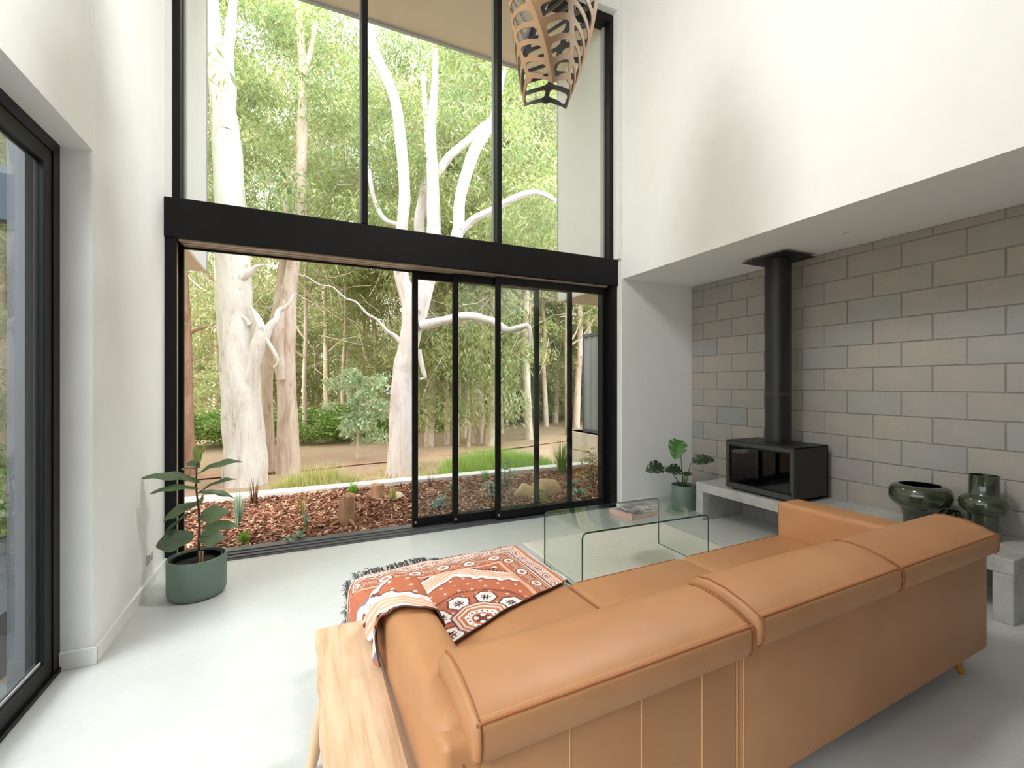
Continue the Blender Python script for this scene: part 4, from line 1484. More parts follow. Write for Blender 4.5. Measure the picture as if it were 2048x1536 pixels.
# ---- limestone retaining wall and charcoal fence on the right
rw = structure('wall_retaining', (0, 0, 0))
t = NT('pale_limestone')
n1 = t.noise(3, 5, 0.65)
t.link(t.ramp(n1, [(0.3, lin(196, 172, 152)), (0.5, lin(226, 208, 194)), (0.7, lin(236, 222, 212))]), t.p.inputs['Base Color'])
t.bump(t.noise(30, 4), 0.3, 0.01)
t.set(rough=0.9, spec=0.15)
for k in range(3):
    z0 = -0.6 + 0.365 * k
    y = 4.6 if k % 2 else 4.35
    while y < 7.9:
        y2 = min(7.9, y + 0.5)
        MB().box(4.86 + random.uniform(-0.006, 0.006), 5.2, y + 0.005, y2 - 0.005, z0 + 0.005, z0 + 0.36, r=0.008, seg=1).build('stone', t.m, rw)
        y = y2
MB().box(4.88, 5.2, 4.35, 7.9, -0.6, 0.49).build('mortar', M['mortar'], rw)
fn = thing('metal_fence', 'charcoal corrugated metal fence panel standing on the pale limestone wall', 'fence', (4.98, 0, 0.50))
M['fence'] = plain('charcoal_sheet_metal', lin(150, 152, 158), 0.5, spec=0.4, vary=0.03)
M['fence_dark'] = plain('charcoal_fence_rail', lin(96, 98, 104), 0.5, spec=0.4, vary=0.03)


def fence_sheet(y0, y1):
    xs, period = [], 0.19
    y = y0
    pts = []
    while y < y1:
        for dy, dx in ((0.0, 0.0), (0.055, 0.0), (0.075, 0.024), (0.165, 0.024), (0.185, 0.0)):
            if y + dy <= y1:
                pts.append((y + dy, dx))
        y += period
    b_ = MB()
    lo = [b_.b.verts.new((dx, yy, 0.02)) for yy, dx in pts]
    hi = [b_.b.verts.new((dx, yy, 1.86)) for yy, dx in pts]
    for i in range(len(pts) - 1):
        b_.b.faces.new((lo[i], lo[i + 1], hi[i + 1], hi[i]))
    o = b_.build('sheet', M['fence'], fn)
    s_ = o.modifiers.new('thickness', 'SOLIDIFY')
    s_.thickness = 0.002


for y0, y1 in ((4.45, 5.45), (5.49, 6.47), (6.51, 7.46)):
    fence_sheet(y0, y1)
    MB().box(-0.016, 0.04, y0 - 0.03, y1 + 0.03, 1.84, 1.90, r=0.004, seg=1).build('rail', M['fence_dark'], fn)
    MB().box(-0.016, 0.04, y0 - 0.03, y1 + 0.03, 0.0, 0.06, r=0.004, seg=1).build('rail', M['fence_dark'], fn)
for y in (4.43, 5.47, 6.49, 7.48):
    MB().box(-0.022, 0.045, y - 0.024, y + 0.024, 0, 1.91, r=0.004, seg=1).build('post', M['fence_dark'], fn)


# ---- stones, stumps and small plants in the bed
def lump(name, sx, sy, sz, mat_, parent, seed, sub=3, amp=0.16):
    b_ = bmesh.new()
    bmesh.ops.create_icosphere(b_, subdivisions=sub, radius=1.0)
    rs = random.Random(seed)
    ph = [(rs.uniform(1.2, 3.2), Vector((rs.uniform(-1, 1), rs.uniform(-1, 1), rs.uniform(-1, 1))).normalized(), rs.uniform(0, 6)) for _ in range(7)]
    cuts = [(Vector((rs.uniform(-1, 1), rs.uniform(-1, 1), rs.uniform(-0.3, 1))).normalized(), rs.uniform(0.62, 0.85)) for _ in range(6)]
    for v in b_.verts:
        n_ = v.co.normalized()
        k = 1 + amp * sum(math.sin(f * 2.2 * n_.dot(d) + p) for f, d, p in ph) / 3.5
        q = n_ * k
        for d, c_ in cuts:
            e_ = q.dot(d) - c_
            if e_ > 0:
                q = q - d * e_ * 0.85
        v.co = Vector((q.x * sx, q.y * sy, max(-0.25 * sz, q.z * sz)))
    for f_ in b_.faces:
        f_.smooth = True
    me = bpy.data.meshes.new(name)
    b_.to_mesh(me)
    b_.free()
    return obj(name, me, parent, mat_)


M['rock'] = plain('tan_rock', lin(206, 172, 134), 0.9, spec=0.15, vary=0.18, bump=(14, 0.6, 0.02))
M['rock_pale'] = plain('pale_rock', lin(226, 206, 180), 0.9, spec=0.15, vary=0.08, bump=(18, 0.4, 0.02))
M['stump'] = bark('weathered_stump', [(0.3, lin(150, 104, 78)), (0.5, lin(196, 156, 124)), (0.75, lin(214, 178, 146))], 3.0, 0.8)
for (lab, x, y, s, m_, sd) in (
        ('big tan boulder with a sloping shoulder behind the sliding panels', 2.90, 5.32, (0.25, 0.20, 0.22), M['rock'], 3),
        ('rounded brown rock touching the big boulder on its house side', 2.62, 5.30, (0.15, 0.13, 0.14), M['rock'], 5),
        ('small pale stone beside the broken log at the kerb', 1.08, 5.86, (0.10, 0.08, 0.075), M['rock_pale'], 8)):
    o = lump('rock', *s, m_, None, sd)
    o.location = (x, y, -0.02)
    tag(o, lab, 'rock')


def stump(lab, x, y, r_, h, lean, seed):
    t_ = thing('tree_stump', lab, 'stump', (x, y, -0.04))
    rs = np.random.default_rng(seed)
    b_ = MB()
    n_, m2 = 18, 9
    ph = rs.uniform(0, 6, 4)
    rings = []
    for i in range(m2 + 1):
        q = i / m2
        ring = []
        for k in range(n_):
            th = 2 * PI * k / n_
            rr = r_ * (1.12 - 0.22 * q + 0.1 * math.sin(2 * th + ph[0]) + 0.06 * math.sin(5 * th + ph[1] + q * 1.5)) * (1.0 if i < m2 else 0.96)
            zz = h * q + (0.05 * h * math.sin(th * 2 + ph[2]) + 0.04 * h * math.sin(th * 5 + ph[3]) if i == m2 else 0)
            ring.append(b_.b.verts.new((rr * math.cos(th) + lean * q * h, rr * math.sin(th), zz)))
        rings.append(ring)
    for a, c_ in zip(rings[:-1], rings[1:]):
        for k in range(n_):
            b_.b.faces.new((a[k], a[(k + 1) % n_], c_[(k + 1) % n_], c_[k]))
    cc = b_.b.verts.new((lean * h, 0, h * 0.97))
    for k in range(n_):
        b_.b.faces.new((rings[-1][k], rings[-1][(k + 1) % n_], cc))
    b_.build('trunk', M['stump'], t_, smooth=45)
    for k in range(3):
        a = rs.uniform(0, 6.28)
        MB().tube([(r_ * 0.8 * math.cos(a), r_ * 0.8 * math.sin(a), 0.05), (r_ * 1.9 * math.cos(a), r_ * 1.9 * math.sin(a), 0.035), (r_ * 2.6 * math.cos(a), r_ * 2.6 * math.sin(a), 0.02)], [0.02, 0.016, 0.006], 6).build('root', M['stump'], t_, smooth=60)


stump('upright sawn wooden stump in the middle of the mulch bed', 0.40, 5.08, 0.088, 0.29, 0.05, 4)
stump('broken reddish log stump near the kerb beside the yellow tuft', 0.86, 5.95, 0.10, 0.19, -0.1, 9)


def tuft(name, lab, cat, x, y, n_, h, spread, w_, mat_, z=-0.03, group=None, bend=0.5):
    """a clump of arching blades"""
    V2, F3 = [], []
    for i in range(n_):
        a = random.uniform(0, 2 * PI)
        r0 = random.uniform(0, 0.22) * spread
        hh = h * random.uniform(0.55, 1.1)
        out = spread * random.uniform(0.25, 1.0)
        d = (math.cos(a), math.sin(a))
        s_ = (-d[1], d[0])
        prev = None
        for k in range(5):
            q = k / 4
            rr = r0 + (out - r0) * (q ** (1 + bend))
            zz = hh * (q - 0.28 * bend * q * q * (out / max(spread, 1e-3)))
            ww = w_ * (1 - q * 0.93) * 0.5
            c_ = (d[0] * rr, d[1] * rr, zz)
            V2 += [(c_[0] - s_[0] * ww, c_[1] - s_[1] * ww, c_[2]), (c_[0] + s_[0] * ww, c_[1] + s_[1] * ww, c_[2])]
            if prev is not None:
                F3.append((prev, prev + 1, prev + 3, prev + 2))
            prev = len(V2) - 2
    o = obj(name, np_mesh(name, V2, F3), None, mat_)
    o.location = (x, y, z)
    tag(o, lab, cat, group)
    return o


tuft('flax_plant', 'dark bronze spiky flax plant beside the kerb in front of the white gum', 'plant', -0.56, 6.35, 34, 0.36, 0.17, 0.016, M['red_leaf'])
tuft('grass_tuft', 'silvery blue-green ornamental grass leaning beside the potted fig', 'grass', -0.62, 5.42, 90, 0.42, 0.13, 0.009, M['blue_leaf'])
tuft('grass_tuft', 'vivid green tuft close to the door sill by the potted fig', 'grass', -0.50, 4.76, 90, 0.13, 0.10, 0.012, M['tuft_leaf'])
tuft('grass_tuft', 'fresh green grass tuft at the kerb behind the sawn stump', 'grass', 0.58, 6.28, 120, 0.20, 0.15, 0.010, M['tuft_leaf'])
tuft('grass_tuft', 'yellow-green wispy tuft growing against the broken log', 'grass', 1.0, 5.72, 80, 0.23, 0.13, 0.010, M['straw_leaf'])
tuft('grass_tuft', 'thin wispy grey seedling in the open mulch behind the blue-green one', 'grass', -0.02, 5.55, 32, 0.26, 0.10, 0.007, M['olive_leaf'])
tuft('seedling', 'small blue-green upright seedling in the open mulch', 'plant', 0.01, 5.12, 26, 0.19, 0.06, 0.014, M['blue_leaf'])
tuft('grass_tuft', 'dry thin reddish tuft at the kerb right of the pale gum', 'grass', 1.62, 6.30, 34, 0.24, 0.12, 0.007, M['red_leaf'])
tuft('seedling', 'dark green seedling at the kerb behind the second sliding panel', 'plant', 2.47, 6.35, 60, 0.20, 0.12, 0.014, M['bush_leaf'])
tuft('grass_tuft', 'tall dense green rush clump leaning over the kerb', 'grass', 3.86, 6.45, 240, 0.58, 0.30, 0.010, M['bush_leaf'])


def leafy(name, lab, x, y, n_, rad, h, L_, W_, mat_, z=-0.03, cat='plant'):
    t_ = thing(name, lab, cat, (x, y, z))
    p = RNG.normal(size=(n_, 3))
    p /= np.linalg.norm(p, axis=1)[:, None]
    p *= (RNG.uniform(0.15, 1, n_) ** 0.5)[:, None]
    p = p * np.array((rad, rad, h * 0.5)) + np.array((0, 0, h * 0.52))
    foliage('foliage', p, L_, W_, mat_, t_, droop=-0.25, spread=1.0)
    sb = MB()
    for k in range(5):
        a = random.uniform(0, 6.28)
        sb.tube([(0, 0, 0), (rad * 0.5 * math.cos(a), rad * 0.5 * math.sin(a), h * random.uniform(0.5, 0.9))], [0.007, 0.003], 5)
    tag(sb.build('stems', M['stem'], t_), kind='stuff')
    return t_


leafy('succulent', 'pale grey-green rosette near the sill behind the first sliding panel', 1.43, 5.13, 70, 0.10, 0.15, 0.07, 0.035, M['blue_leaf'])
leafy('succulent', 'pale rosette lying close to the sill in the open doorway', -0.07, 4.62, 40, 0.09, 0.09, 0.06, 0.03, M['blue_leaf'])
leafy('seedling', 'soft blue-green seedling seen between the first two door stiles', 2.18, 5.36, 90, 0.11, 0.25, 0.06, 0.028, M['blue_leaf'])
leafy('seedling', 'hazy grey-green seedling behind the second door stile', 1.72, 5.52, 60, 0.10, 0.24, 0.05, 0.018, M['blue_leaf'])
leafy('seedling', 'upright muted green shrublet behind the third sliding panel', 2.55, 5.72, 120, 0.13, 0.42, 0.06, 0.025, M['blue_leaf'])
leafy('seedling', 'small green and white plant in front of the boulders', 2.60, 4.84, 60, 0.06, 0.20, 0.05, 0.02, M['tuft_leaf'])
leafy('shrub', 'olive and yellow twiggy shrub near the right door jamb', 3.62, 5.20, 360, 0.22, 0.56, 0.06, 0.018, M['olive_leaf'], cat='shrub')
leafy('succulent', 'flat grey rosette near the sill below the olive shrub', 3.16, 4.86, 60, 0.11, 0.14, 0.07, 0.04, M['blue_leaf'])
leafy('succulent', 'small grey-green rosette between boulder and olive shrub', 3.40, 5.38, 50, 0.09, 0.12, 0.06, 0.03, M['blue_leaf'])


def grass_patch(name, lab, x0, x1, y0, y1, n_, h, mat_, z):
    px = RNG.uniform(x0, x1, n_)
    py = RNG.uniform(y0, y1, n_)
    ex = ((px - (x0 + x1) / 2) / ((x1 - x0) / 2)) ** 2 + ((py - (y0 + y1) / 2) / ((y1 - y0) / 2)) ** 2
    k = ex < 1.0
    px, py, ex = px[k], py[k], ex[k]
    n2_ = len(px)
    a = RNG.uniform(0, 2 * PI, n2_)
    hh = h * RNG.uniform(0.5, 1.15, n2_) * (1.05 - 0.5 * ex)
    w_ = RNG.uniform(0.006, 0.014, n2_)
    ln = RNG.normal(0, 0.35, n2_) * hh
    b0 = np.stack([px - np.cos(a) * w_, py - np.sin(a) * w_, np.full(n2_, z)], 1)
    b1 = np.stack([px + np.cos(a) * w_, py + np.sin(a) * w_, np.full(n2_, z)], 1)
    tp_ = np.stack([px + np.sin(a) * ln, py - np.cos(a) * ln, z + hh], 1)
    V2 = np.stack([b0, b1, tp_], 1).reshape(-1, 3)
    o = obj(name, np_mesh(name, V2, np.arange(n2_ * 3).reshape(-1, 3)), None, mat_)
    tag(o, lab, 'grass', kind='stuff')


grass_patch('grass_patch', 'bright green grass bank beyond the kerb behind the sliding panels', 2.3, 4.66, 6.95, 9.4, 15000, 0.52, M['grass_leaf'], GZ)
grass_patch('grass_patch', 'low yellow-green grass strip beyond the kerb beside the gum trunks', -0.50, 0.85, 6.80, 7.6, 8500, 0.60, M['straw_leaf'], GZ)
grass_patch('grass_patch', 'sparse straw-coloured grass between kerb and orange track', 0.8, 4.4, 7.0, 10.4, 2600, 0.13, M['straw_leaf'], GZ)

# ---- the near gum trees
def near_tree(name, lab, base, limbs, barkm, seed=0):
    """limbs: list of (part name, [(u, v, width in pixels, depth)...]); local to the tree's base"""
    b0 = Vector(base)
    t_ = thing(name, lab, 'tree', base)
    for q, (pn, pts) in enumerate(limbs):
        P = [at(u, v, d) - b0 for (u, v, w_, d) in pts]
        R = [w_ * d / 905.0 / 2 for (u, v, w_, d) in pts]
        big = max(R) > 0.1
        limb(pn, P, R, barkm, t_, 16 if big else 9, 5 if big else 4, 0.045 if big else 0.03, seed + q)
    return t_


def D(d, pts, slope=0.0):
    return [(u, v, w_, d + slope * i) for i, (u, v, w_) in enumerate(pts)]


tA = near_tree('gum_tree', 'massive white-barked gum tree forking near head height, nearest beyond the kerb', at(492, 992, 8.3), [
    ('trunk', D(8.3, [(494, 1002, 94), (492, 960, 80), (489, 890, 74), (484, 800, 74), (477, 700, 70), (470, 620, 62), (466, 540, 62), (462, 430, 57), (456, 330, 52), (450, 250, 48), (440, 180, 40), (428, 90, 34), (420, 0, 28), (410, -120, 22)])),
    ('branch', D(8.2, [(492, 820, 30), (500, 760, 32), (511, 715, 30), (517, 690, 28), (522, 660, 20), (516, 640, 15), (508, 625, 10), (500, 612, 5)])),
    ('branch', D(8.2, [(514, 706, 20), (530, 680, 16), (538, 655, 17), (552, 640, 13), (558, 622, 11), (574, 612, 8), (590, 588, 5)], 0.05)),
    ('branch', D(8.2, [(524, 668, 9), (540, 690, 8), (556, 722, 7), (548, 735, 4)], 0.03)),
    ('branch', D(8.2, [(500, 650, 12), (488, 636, 9), (468, 626, 6), (452, 612, 3)], -0.04)),
    ('branch', D(8.2, [(468, 565, 18), (486, 556, 15), (500, 545, 13), (512, 534, 9), (528, 530, 5)])),
    ('branch', D(8.2, [(452, 260, 26), (458, 190, 26), (455, 120, 22), (462, 50, 18), (470, -60, 12)])),
    ('branch', D(8.2, [(470, 620, 10), (500, 650, 9), (478, 625, 6)])),
], M['bark_white'], 10)
near_tree('gum_tree', 'straight tan-barked gum trunk right of the massive white one', at(577, 958, 9.3), [
    ('trunk', D(9.3, [(578, 975, 50), (577, 930, 44), (575, 850, 39), (573, 750, 36), (574, 650, 33), (578, 590, 28), (590, 500, 24), (600, 380, 22), (605, 250, 20), (606, 150, 17), (600, 60, 14), (590, -80, 10)], 0.05)),
    ('branch', D(9.2, [(562, 760, 18), (556, 690, 22), (560, 640, 18), (566, 600, 10)])),
    ('branch', D(9.4, [(606, 150, 12), (622, 100, 10), (632, 40, 7)])),
], M['bark_tan'], 30)
near_tree('gum_tree', 'thin tan gum trunk standing between the white and the straight trunks', at(538, 945, 9.7), [
    ('trunk', D(9.7, [(539, 955, 30), (537, 920, 26), (536, 850, 22), (534, 760, 22), (540, 690, 24), (552, 640, 22), (562, 560, 16), (570, 470, 12), (572, 380, 8)])),
    ('branch', D(9.6, [(536, 830, 8), (525, 770, 7), (518, 720, 5)])),
], M['bark_tan'], 40)
tD = near_tree('gum_tree', 'pale lilac gum tree behind the first door stile spreading into many limbs', at(800, 960, 9.2), [
    ('trunk', D(9.2, [(799, 975, 66), (800, 940, 56), (803, 870, 51), (805, 800, 47), (808, 740, 42), (815, 700, 40), (825, 645, 46), (832, 600, 52), (834, 570, 44)])),
    ('branch', D(9.2, [(826, 640, 36), (814, 590, 30), (801, 540, 27), (803, 470, 24), (809, 400, 23), (806, 330, 21), (800, 270, 22), (790, 200, 21), (770, 150, 22), (748, 100, 20), (735, 30, 16), (728, -60, 12)], -0.05)),
    ('branch', D(9.3, [(834, 630, 40), (848, 575, 38), (862, 530, 34), (867, 470, 28), (867, 400, 26), (864, 330, 24), (862, 270, 20), (868, 190, 14), (872, 100, 9)])),
    ('branch', D(9.5, [(862, 545, 22), (838, 460, 20), (848, 390, 20), (856, 320, 16), (852, 240, 12), (846, 150, 8)], 0.08)),
    ('branch', D(9.3, [(864, 550, 28), (900, 505, 26), (916, 460, 23), (920, 400, 23), (935, 340, 23), (955, 290, 22), (978, 255, 17), (996, 200, 11), (1010, 140, 7)], -0.06)),
    ('branch', D(9.5, [(868, 355, 18), (900, 312, 17), (935, 282, 15), (968, 250, 11), (1000, 225, 7)], 0.1)),
    ('branch', D(9.2, [(916, 470, 16), (945, 440, 15), (985, 420, 15), (1030, 395, 13), (1075, 385, 11), (1112, 402, 8)], -0.05)),
    ('branch', D(9.1, [(842, 652, 22), (880, 643, 17), (935, 632, 17), (975, 640, 15), (1000, 652, 15), (1018, 660, 13), (1052, 652, 11), (1060, 662, 9), (1062, 692, 6)], -0.04)),
    ('branch', D(9.2, [(965, 636, 10), (990, 640, 8), (1004, 655, 5)])),
    ('branch', D(9.1, [(808, 692, 12), (790, 672, 9), (775, 662, 7), (755, 640, 5.5), (735, 628, 5), (712, 604, 4), (690, 596, 4), (665, 574, 3), (640, 570, 3), (610, 552, 2), (575, 548, 1.5)], -0.05)),
    ('branch', D(9.1, [(812, 700, 16), (800, 712, 14), (796, 722, 8)])),
    ('branch', D(9.1, [(838, 700, 10), (846, 740, 9), (850, 755, 7), (840, 758, 4)])),
    ('branch', D(9.2, [(802, 450, 12), (770, 440, 11), (748, 400, 10), (738, 340, 8)])),
], M['bark_lilac'], 60)
tE = near_tree('gum_tree', 'slim reddish trunk at the far left edge of the open doorway', at(379, 985, 9.0), [
    ('trunk', D(9.0, [(381, 1000, 24), (379, 930, 20), (378, 850, 18), (376, 740, 17), (373, 640, 15), (368, 540, 12), (364, 440, 9)])),
    ('branch', D(9.0, [(376, 670, 8), (392, 660, 7), (410, 655, 4)])),
], M['bark_red'], 90)

# near canopy, light and loose, at the depth of the two big gums
def scatter(n_, u0, u1, v0, v1, t0, t1, r0, r1, keep=None):
    cs, rs_ = [], []
    while len(cs) < n_:
        u, v = random.uniform(u0, u1), random.uniform(v0, v1)
        if keep and random.random() > keep(u, v):
            continue
        cs.append(at(u, v, random.uniform(t0, t1)))
        rs_.append(random.uniform(r0, r1))
    return cs, rs_


def canopy(parent, spec, per, L_, W_, mat_, **kw):
    cs, rs_ = scatter(*spec, **kw)
    b0 = parent.location
    pts = clumps([tuple(c_ - b0) for c_ in cs], rs_, per)
    foliage('foliage', pts, L_, W_, mat_, parent)


def upkeep(u, v):
    # thinner where the sky shows between the crowns
    g = 1.0
    for (cu, cv, ru, rv) in ((500, 70, 50, 70), (690, 90, 60, 60), (560, 150, 30, 60), (480, 270, 25, 40), (770, 250, 25, 60), (1095, 235, 30, 40), (970, 380, 30, 40), (545, 330, 20, 30)):
        if ((u - cu) / ru) ** 2 + ((v - cv) / rv) ** 2 < 1:
            g *= 0.15
    return g


canopy(tA, (95, 370, 720, -60, 470, 8.8, 11.5, 0.30, 0.70), 900, 0.15, 0.034, M['gum_leaf'], keep=upkeep)
canopy(tA, (60, 400, 640, -80, 200, 10.5, 13, 0.4, 0.8), 700, 0.15, 0.034, M['gum_leaf'], keep=upkeep)
canopy(tD, (150, 720, 1150, -60, 500, 9.4, 12.0, 0.30, 0.70), 900, 0.15, 0.034, M['gum_leaf'], keep=upkeep)
# fallen strips and dead twigs hanging about the trunks
def twigs(parent, n_, u0, u1, v0, v1, t0, t1, mat_):
    b_ = MB()
    b0 = parent.location
    for i in range(n_):
        u, v, d = random.uniform(u0, u1), random.uniform(v0, v1), random.uniform(t0, t1)
        p = at(u, v, d) - b0
        dr2 = Vector((random.uniform(-1, 1), random.uniform(-0.5, 0.5), random.uniform(-0.5, 0.9))).normalized()
        ln = random.uniform(0.3, 1.2)
        kink = Vector((random.uniform(-.2, .2), random.uniform(-.2, .2), random.uniform(-.2, .2)))
        r_ = random.uniform(0.004, 0.012)
        b_.tube([tuple(p), tuple(p + dr2 * ln * 0.5 + kink * ln * 0.5), tuple(p + dr2 * ln)], [r_, r_ * 0.7, r_ * 0.3], 4, caps=False)
    tag(b_.build('twigs', mat_, parent), kind='stuff')


twigs(tD, 150, 620, 1120, 240, 720, 9.4, 13, M['bark_tan'])
twigs(tA, 110, 380, 700, 250, 760, 8.8, 12, M['bark_tan'])

# pale sapling by itself on the clearing
sp = thing('sapling', 'bushy pale green sapling standing alone on the clearing left of the lilac gum', 'tree', at(715, 905, 10.6))
b0 = sp.location
limb('trunk', [at(714, 915, 10.6) - b0, at(716, 860, 10.6) - b0, at(720, 800, 10.6) - b0, at(716, 740, 10.6) - b0], [0.03, 0.026, 0.02, 0.01], M['bark_tan'], sp, 8)
cs = [at(random.gauss(722, 27), random.uniform(740, 880), random.uniform(10.3, 10.9)) - b0 for _ in range(52)]
foliage('foliage', clumps([tuple(c_) for c_ in cs], [random.uniform(0.14, 0.28) for _ in cs], 1700), 0.12, 0.042, M['sapling_leaf'], sp, droop=0.6, spread=0.8)

# ---- undergrowth bushes
def bush_mesh(seed, n_):
    rs = np.random.default_rng(seed)
    cs = [(rs.uniform(-0.75, 0.75), rs.uniform(-0.5, 0.5), rs.uniform(0.2, 0.8)) for _ in range(13)]
    pts = clumps(cs, rs.uniform(0.28, 0.5, 13), n_, rs)
    pts[:, 2] = np.abs(pts[:, 2])
    V2, F3 = leaf_cloud(pts, 0.085, 0.05, -0.1, 1.0, rs)
    return np_mesh('leaves', V2, F3)


bm_ = [bush_mesh(s, 1300) for s in (1, 2, 3)]
for me in bm_:
    me.materials.append(M['bush_leaf'])
spots = [(392, 884, 13.0), (430, 872, 13.4), (465, 880, 13.2), (520, 872, 13.8), (612, 872, 13.6), (655, 868, 14.0), (690, 864, 14.4), (745, 858, 15.0), (410, 845, 15.2), (500, 840, 15.6), (640, 838, 16.0), (700, 834, 16.6), (590, 840, 15.8),
         (860, 846, 17.5), (905, 842, 18.5), (960, 838, 19.5), (1010, 828, 21), (1060, 822, 23), (1110, 815, 25), (1160, 812, 26), (880, 826, 22), (940, 822, 24)]
for i, (u, v, d) in enumerate(spots):
    p = at(u, v, d)
    bush = thing('forest_bush', 'bright green leafy bush in the undergrowth band at the forest edge', 'bush', (p.x, p.y, GZ - 0.05), random.uniform(0, 6), 'undergrowth bushes at the forest edge')
    s_ = random.uniform(0.85, 1.25) * (1.15 if d > 17 else 1.0)
    bush.scale = (s_, s_, s_ * random.uniform(0.85, 1.1))
    o = obj('leaves', bm_[i % 3], bush)
    o['kind'] = 'stuff'

# ---- slender forest trees: crowns and trunks share a few meshes
def crown_mesh(seed, n_c, rx, z0, z1, per, L_, W_):
    rs = np.random.default_rng(seed)
    cs = []
    for _ in range(n_c):
        q = rs.uniform(0, 1)
        prof_ = math.sin(PI * (0.12 + 0.80 * q)) ** 0.7
        a = rs.uniform(0, 2 * PI)
        r_ = rx * prof_ * math.sqrt(rs.uniform(0.05, 1))
        cs.append((r_ * math.cos(a), r_ * math.sin(a), z0 + (z1 - z0) * q))
    pts = clumps(cs, rs.uniform(0.45, 0.95, n_c), per, rs)
    V2, F3 = leaf_cloud(pts, L_, W_, 0.7, 0.7, rs)
    me = np_mesh('foliage', V2, F3)
    me.materials.append(M['gum_leaf_far'])
    return me


crowns = [crown_mesh(21, 62, 2.1, 3.2, 14.5, 420, 0.19, 0.046), crown_mesh(22, 60, 2.3, 4.2, 16.0, 420, 0.19, 0.046),
          crown_mesh(23, 46, 1.9, 2.2, 9.0, 420, 0.17, 0.042), crown_mesh(24, 44, 2.0, 0.5, 5.6, 420, 0.16, 0.040)]
heights = [14.0, 15.5, 8.6, 5.6]
trunk_me = []
for s in range(5):
    rs = random.Random(100 + s)
    pts = [(0, 0, -0.2)]
    x = y = 0.0
    for k in range(1, 9):
        x += rs.uniform(-0.12, 0.12)
        y += rs.uniform(-0.12, 0.12)
        pts.append((x, y, k * 1.75))
    o = limb('trunk', pts, [0.15, 0.125, 0.115, 0.105, 0.095, 0.08, 0.06, 0.04, 0.02], M['bark_far'] if s % 2 else M['bark_tan'], None, 9, 3, 0.04, s)
    trunk_me.append(o.data)
    bpy.data.objects.remove(o)
fork_me = []
for s in range(4):
    rs = random.Random(300 + s)
    b_ = MB()
    for k in range(5):
        a = rs.uniform(0, 6.28)
        z0 = rs.uniform(2.6, 6.5)
        ln = rs.uniform(0.8, 2.2)
        p0 = Vector((0, 0, z0))
        p1 = p0 + Vector((math.cos(a) * ln * 0.5, math.sin(a) * ln * 0.5, ln * 0.35))
        p2 = p1 + Vector((math.cos(a) * ln * 0.4, math.sin(a) * ln * 0.4, ln * 0.6))
        b_.tube([tuple(q) for q in catmull([p0, p1, p2], 3)], [0.045, 0.04, 0.035, 0.03, 0.024, 0.018, 0.01], 5)
    o = b_.build('branches', M['bark_far'], None, smooth=60)
    o['kind'] = 'stuff'
    fork_me.append(o.data)
    bpy.data.objects.remove(o)


def forest_tree(x, y, girth, hgt, kind, lab, grp):
    t_ = thing('forest_tree', lab, 'tree', (x, y, GZ), random.uniform(0, 6.28), grp)
    tr = obj('trunk', trunk_me[random.randrange(5)], t_)
    tr.scale = (girth / 0.25, girth / 0.25, hgt / 14.0)
    br = obj('branches', fork_me[random.randrange(4)], t_)
    br['kind'] = 'stuff'
    fo = obj('foliage', crowns[kind], t_)
    fo['kind'] = 'stuff'
    s_ = hgt / heights[kind]
    fo.scale = (random.uniform(0.85, 1.2), random.uniform(0.85, 1.2), s_)
    return t_


CLEAR = [
    (427, 862, 14, 0, 'slender forked pale tree left of the massive white gum, rising from the green bushes'),
    (640, 842, 9, 2, 'thin straight pole tree just right of the straight tan gum trunk'),
    (658, 858, 12, 1, 'slender pale trunk midway between the tan gum and the lone sapling'),
    (700, 850, 10, 1, 'slim brownish trunk directly behind the lone pale sapling'),
    (755, 860, 8, 2, 'very thin trunk between the lone sapling and the lilac gum'),
    (857, 893, 17, 2, 'pale trunk close to the lilac gum, first one behind the first sliding panel'),
    (872, 858, 9, 0, 'faint thin trunk farther back behind the first sliding panel'),
    (895, 889, 11, 2, 'leaning grey trunk just before the second door stile'),
    (914, 890, 8, 3, 'thin leafy pole hidden behind the second door stile'),
    (936, 893, 8, 3, 'thin leafy pole just right of the second door stile'),
    (957, 884, 26, 0, 'thickest pale trunk behind the second sliding panel'),
    (976, 889, 22, 1, 'shaggy-barked trunk paired close against the thickest pale one'),
    (1001, 868, 12, 0, 'slim trunk half hidden by the third door stile'),
    (1026, 842, 8, 2, 'small leaning trunk behind the third sliding panel, farther into the forest'),
    (1058, 879, 16, 0, 'pale upright trunk just before the fourth door stile'),
    (1092, 852, 10, 1, 'slim pale trunk right of the fourth door stile'),
    (1110, 846, 11, 0, 'slim trunk standing before the fifth door stile'),
    (1152, 855, 13, 1, 'pale peeling trunk right beside the charcoal fence end'),
    (1178, 850, 12, 0, 'trunk rising behind the charcoal fence, its base hidden'),
    (1195, 842, 10, 1, 'trunk farther back behind the charcoal fence near the door jamb')]
for (u, v, w_, kind, lab) in CLEAR:
    d = (EYE - GZ) * 905.0 / (v - 768)
    p = at(u, v, d)
    forest_tree(p.x, p.y, w_ * d / 905.0, random.uniform(11, 15) if kind < 2 else random.uniform(6.5, 9), kind, lab, 'slender gums around the clearing')
LAB2, GRP2 = 'distant slim gum tree in the dense forest behind the clearing', 'distant trees of the forest'
random.seed(77)
k = 0
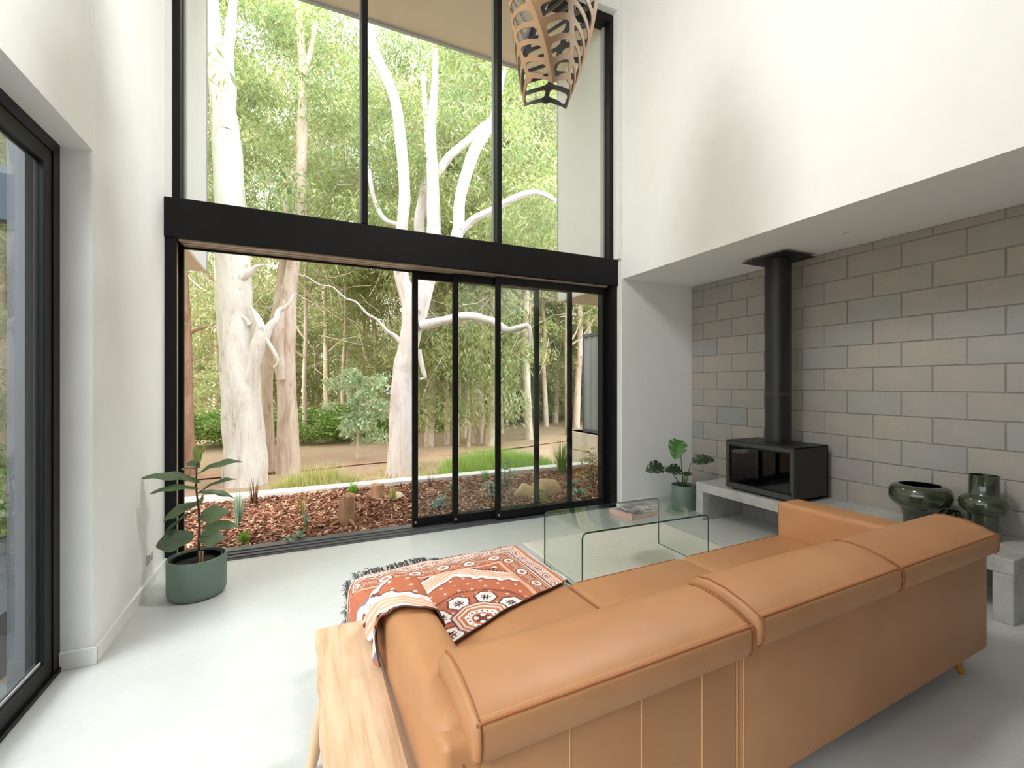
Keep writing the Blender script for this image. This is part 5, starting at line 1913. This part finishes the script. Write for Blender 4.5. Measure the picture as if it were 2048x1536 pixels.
while k < 78:
    d = 17 + 30 * random.random() ** 1.1
    u = random.uniform(-650, 1420)
    if u < 300 and d > 32:
        continue
    p = at(u, 768, d)
    if p.y < 9.5:
        continue
    forest_tree(p.x, p.y, random.uniform(0.16, 0.34), random.uniform(11, 18) if k % 3 else random.uniform(5, 8), (0, 1, 3)[k % 3] if k % 3 else (2, 3)[k % 2], LAB2, GRP2)
    k += 1
for i in range(9):
    p = at(610 + 64 * i + random.uniform(-14, 14), 768, random.uniform(14.5, 19.5))
    forest_tree(p.x, p.y, random.uniform(0.12, 0.22), random.uniform(13, 17), 1, LAB2, GRP2)
LAB4, GRP4 = 'low leafy understorey tree filling the gaps between the forest trunks', 'understorey of the forest'
k = 0
while k < 60:
    d = 16.5 + 24 * random.random()
    p = at(random.uniform(-300, 1330), 768, d)
    if p.y < 11:
        continue
    forest_tree(p.x, p.y, random.uniform(0.06, 0.12), random.uniform(4.0, 7.0), 3, LAB4, GRP4)
    k += 1
for k in range(16):
    p = at(1010 + 15 * k + random.uniform(-8, 8), 768, random.uniform(21, 33))
    forest_tree(p.x, p.y, random.uniform(0.06, 0.12), random.uniform(4.0, 6.5), 3, LAB4, GRP4)
# trees to the side of the house, beyond the side door
LAB3, GRP3 = 'gum tree on the open ground outside the side door', 'gums outside the side door'
for (x, y, g_, kind) in ((-5.5, 5.5, 0.3, 0), (-7.5, 9.5, 0.35, 1), (-9, 3.5, 0.35, 1), (-6.0, 8.0, 0.22, 2), (-12, 7, 0.3, 0), (-4.2, 10.5, 0.3, 1), (-3.6, 7.2, 0.28, 2), (-5.2, 11.8, 0.3, 0), (-8.5, 13, 0.3, 3), (-6.6, 14.5, 0.3, 3), (-4.6, 8.6, 0.1, 3), (-7.6, 6.6, 0.1, 3)):
    forest_tree(x, y, g_, random.uniform(10, 13) if kind < 3 else random.uniform(4.5, 6), kind, LAB3, GRP3)
for (x, y) in ((-3.2, 6.3), (-4.3, 7.6), (-5.6, 8.4), (-3.9, 9.4), (-6.6, 10.6), (-5.2, 6.6), (-2.9, 8.2), (-7.4, 8.3)):
    bush = thing('forest_bush', 'leafy green bush outside the side door', 'bush', (x, y, GZ - 0.05), random.uniform(0, 6), 'bushes outside the side door')
    o = obj('leaves', bm_[k % 3], bush)
    o['kind'] = 'stuff'
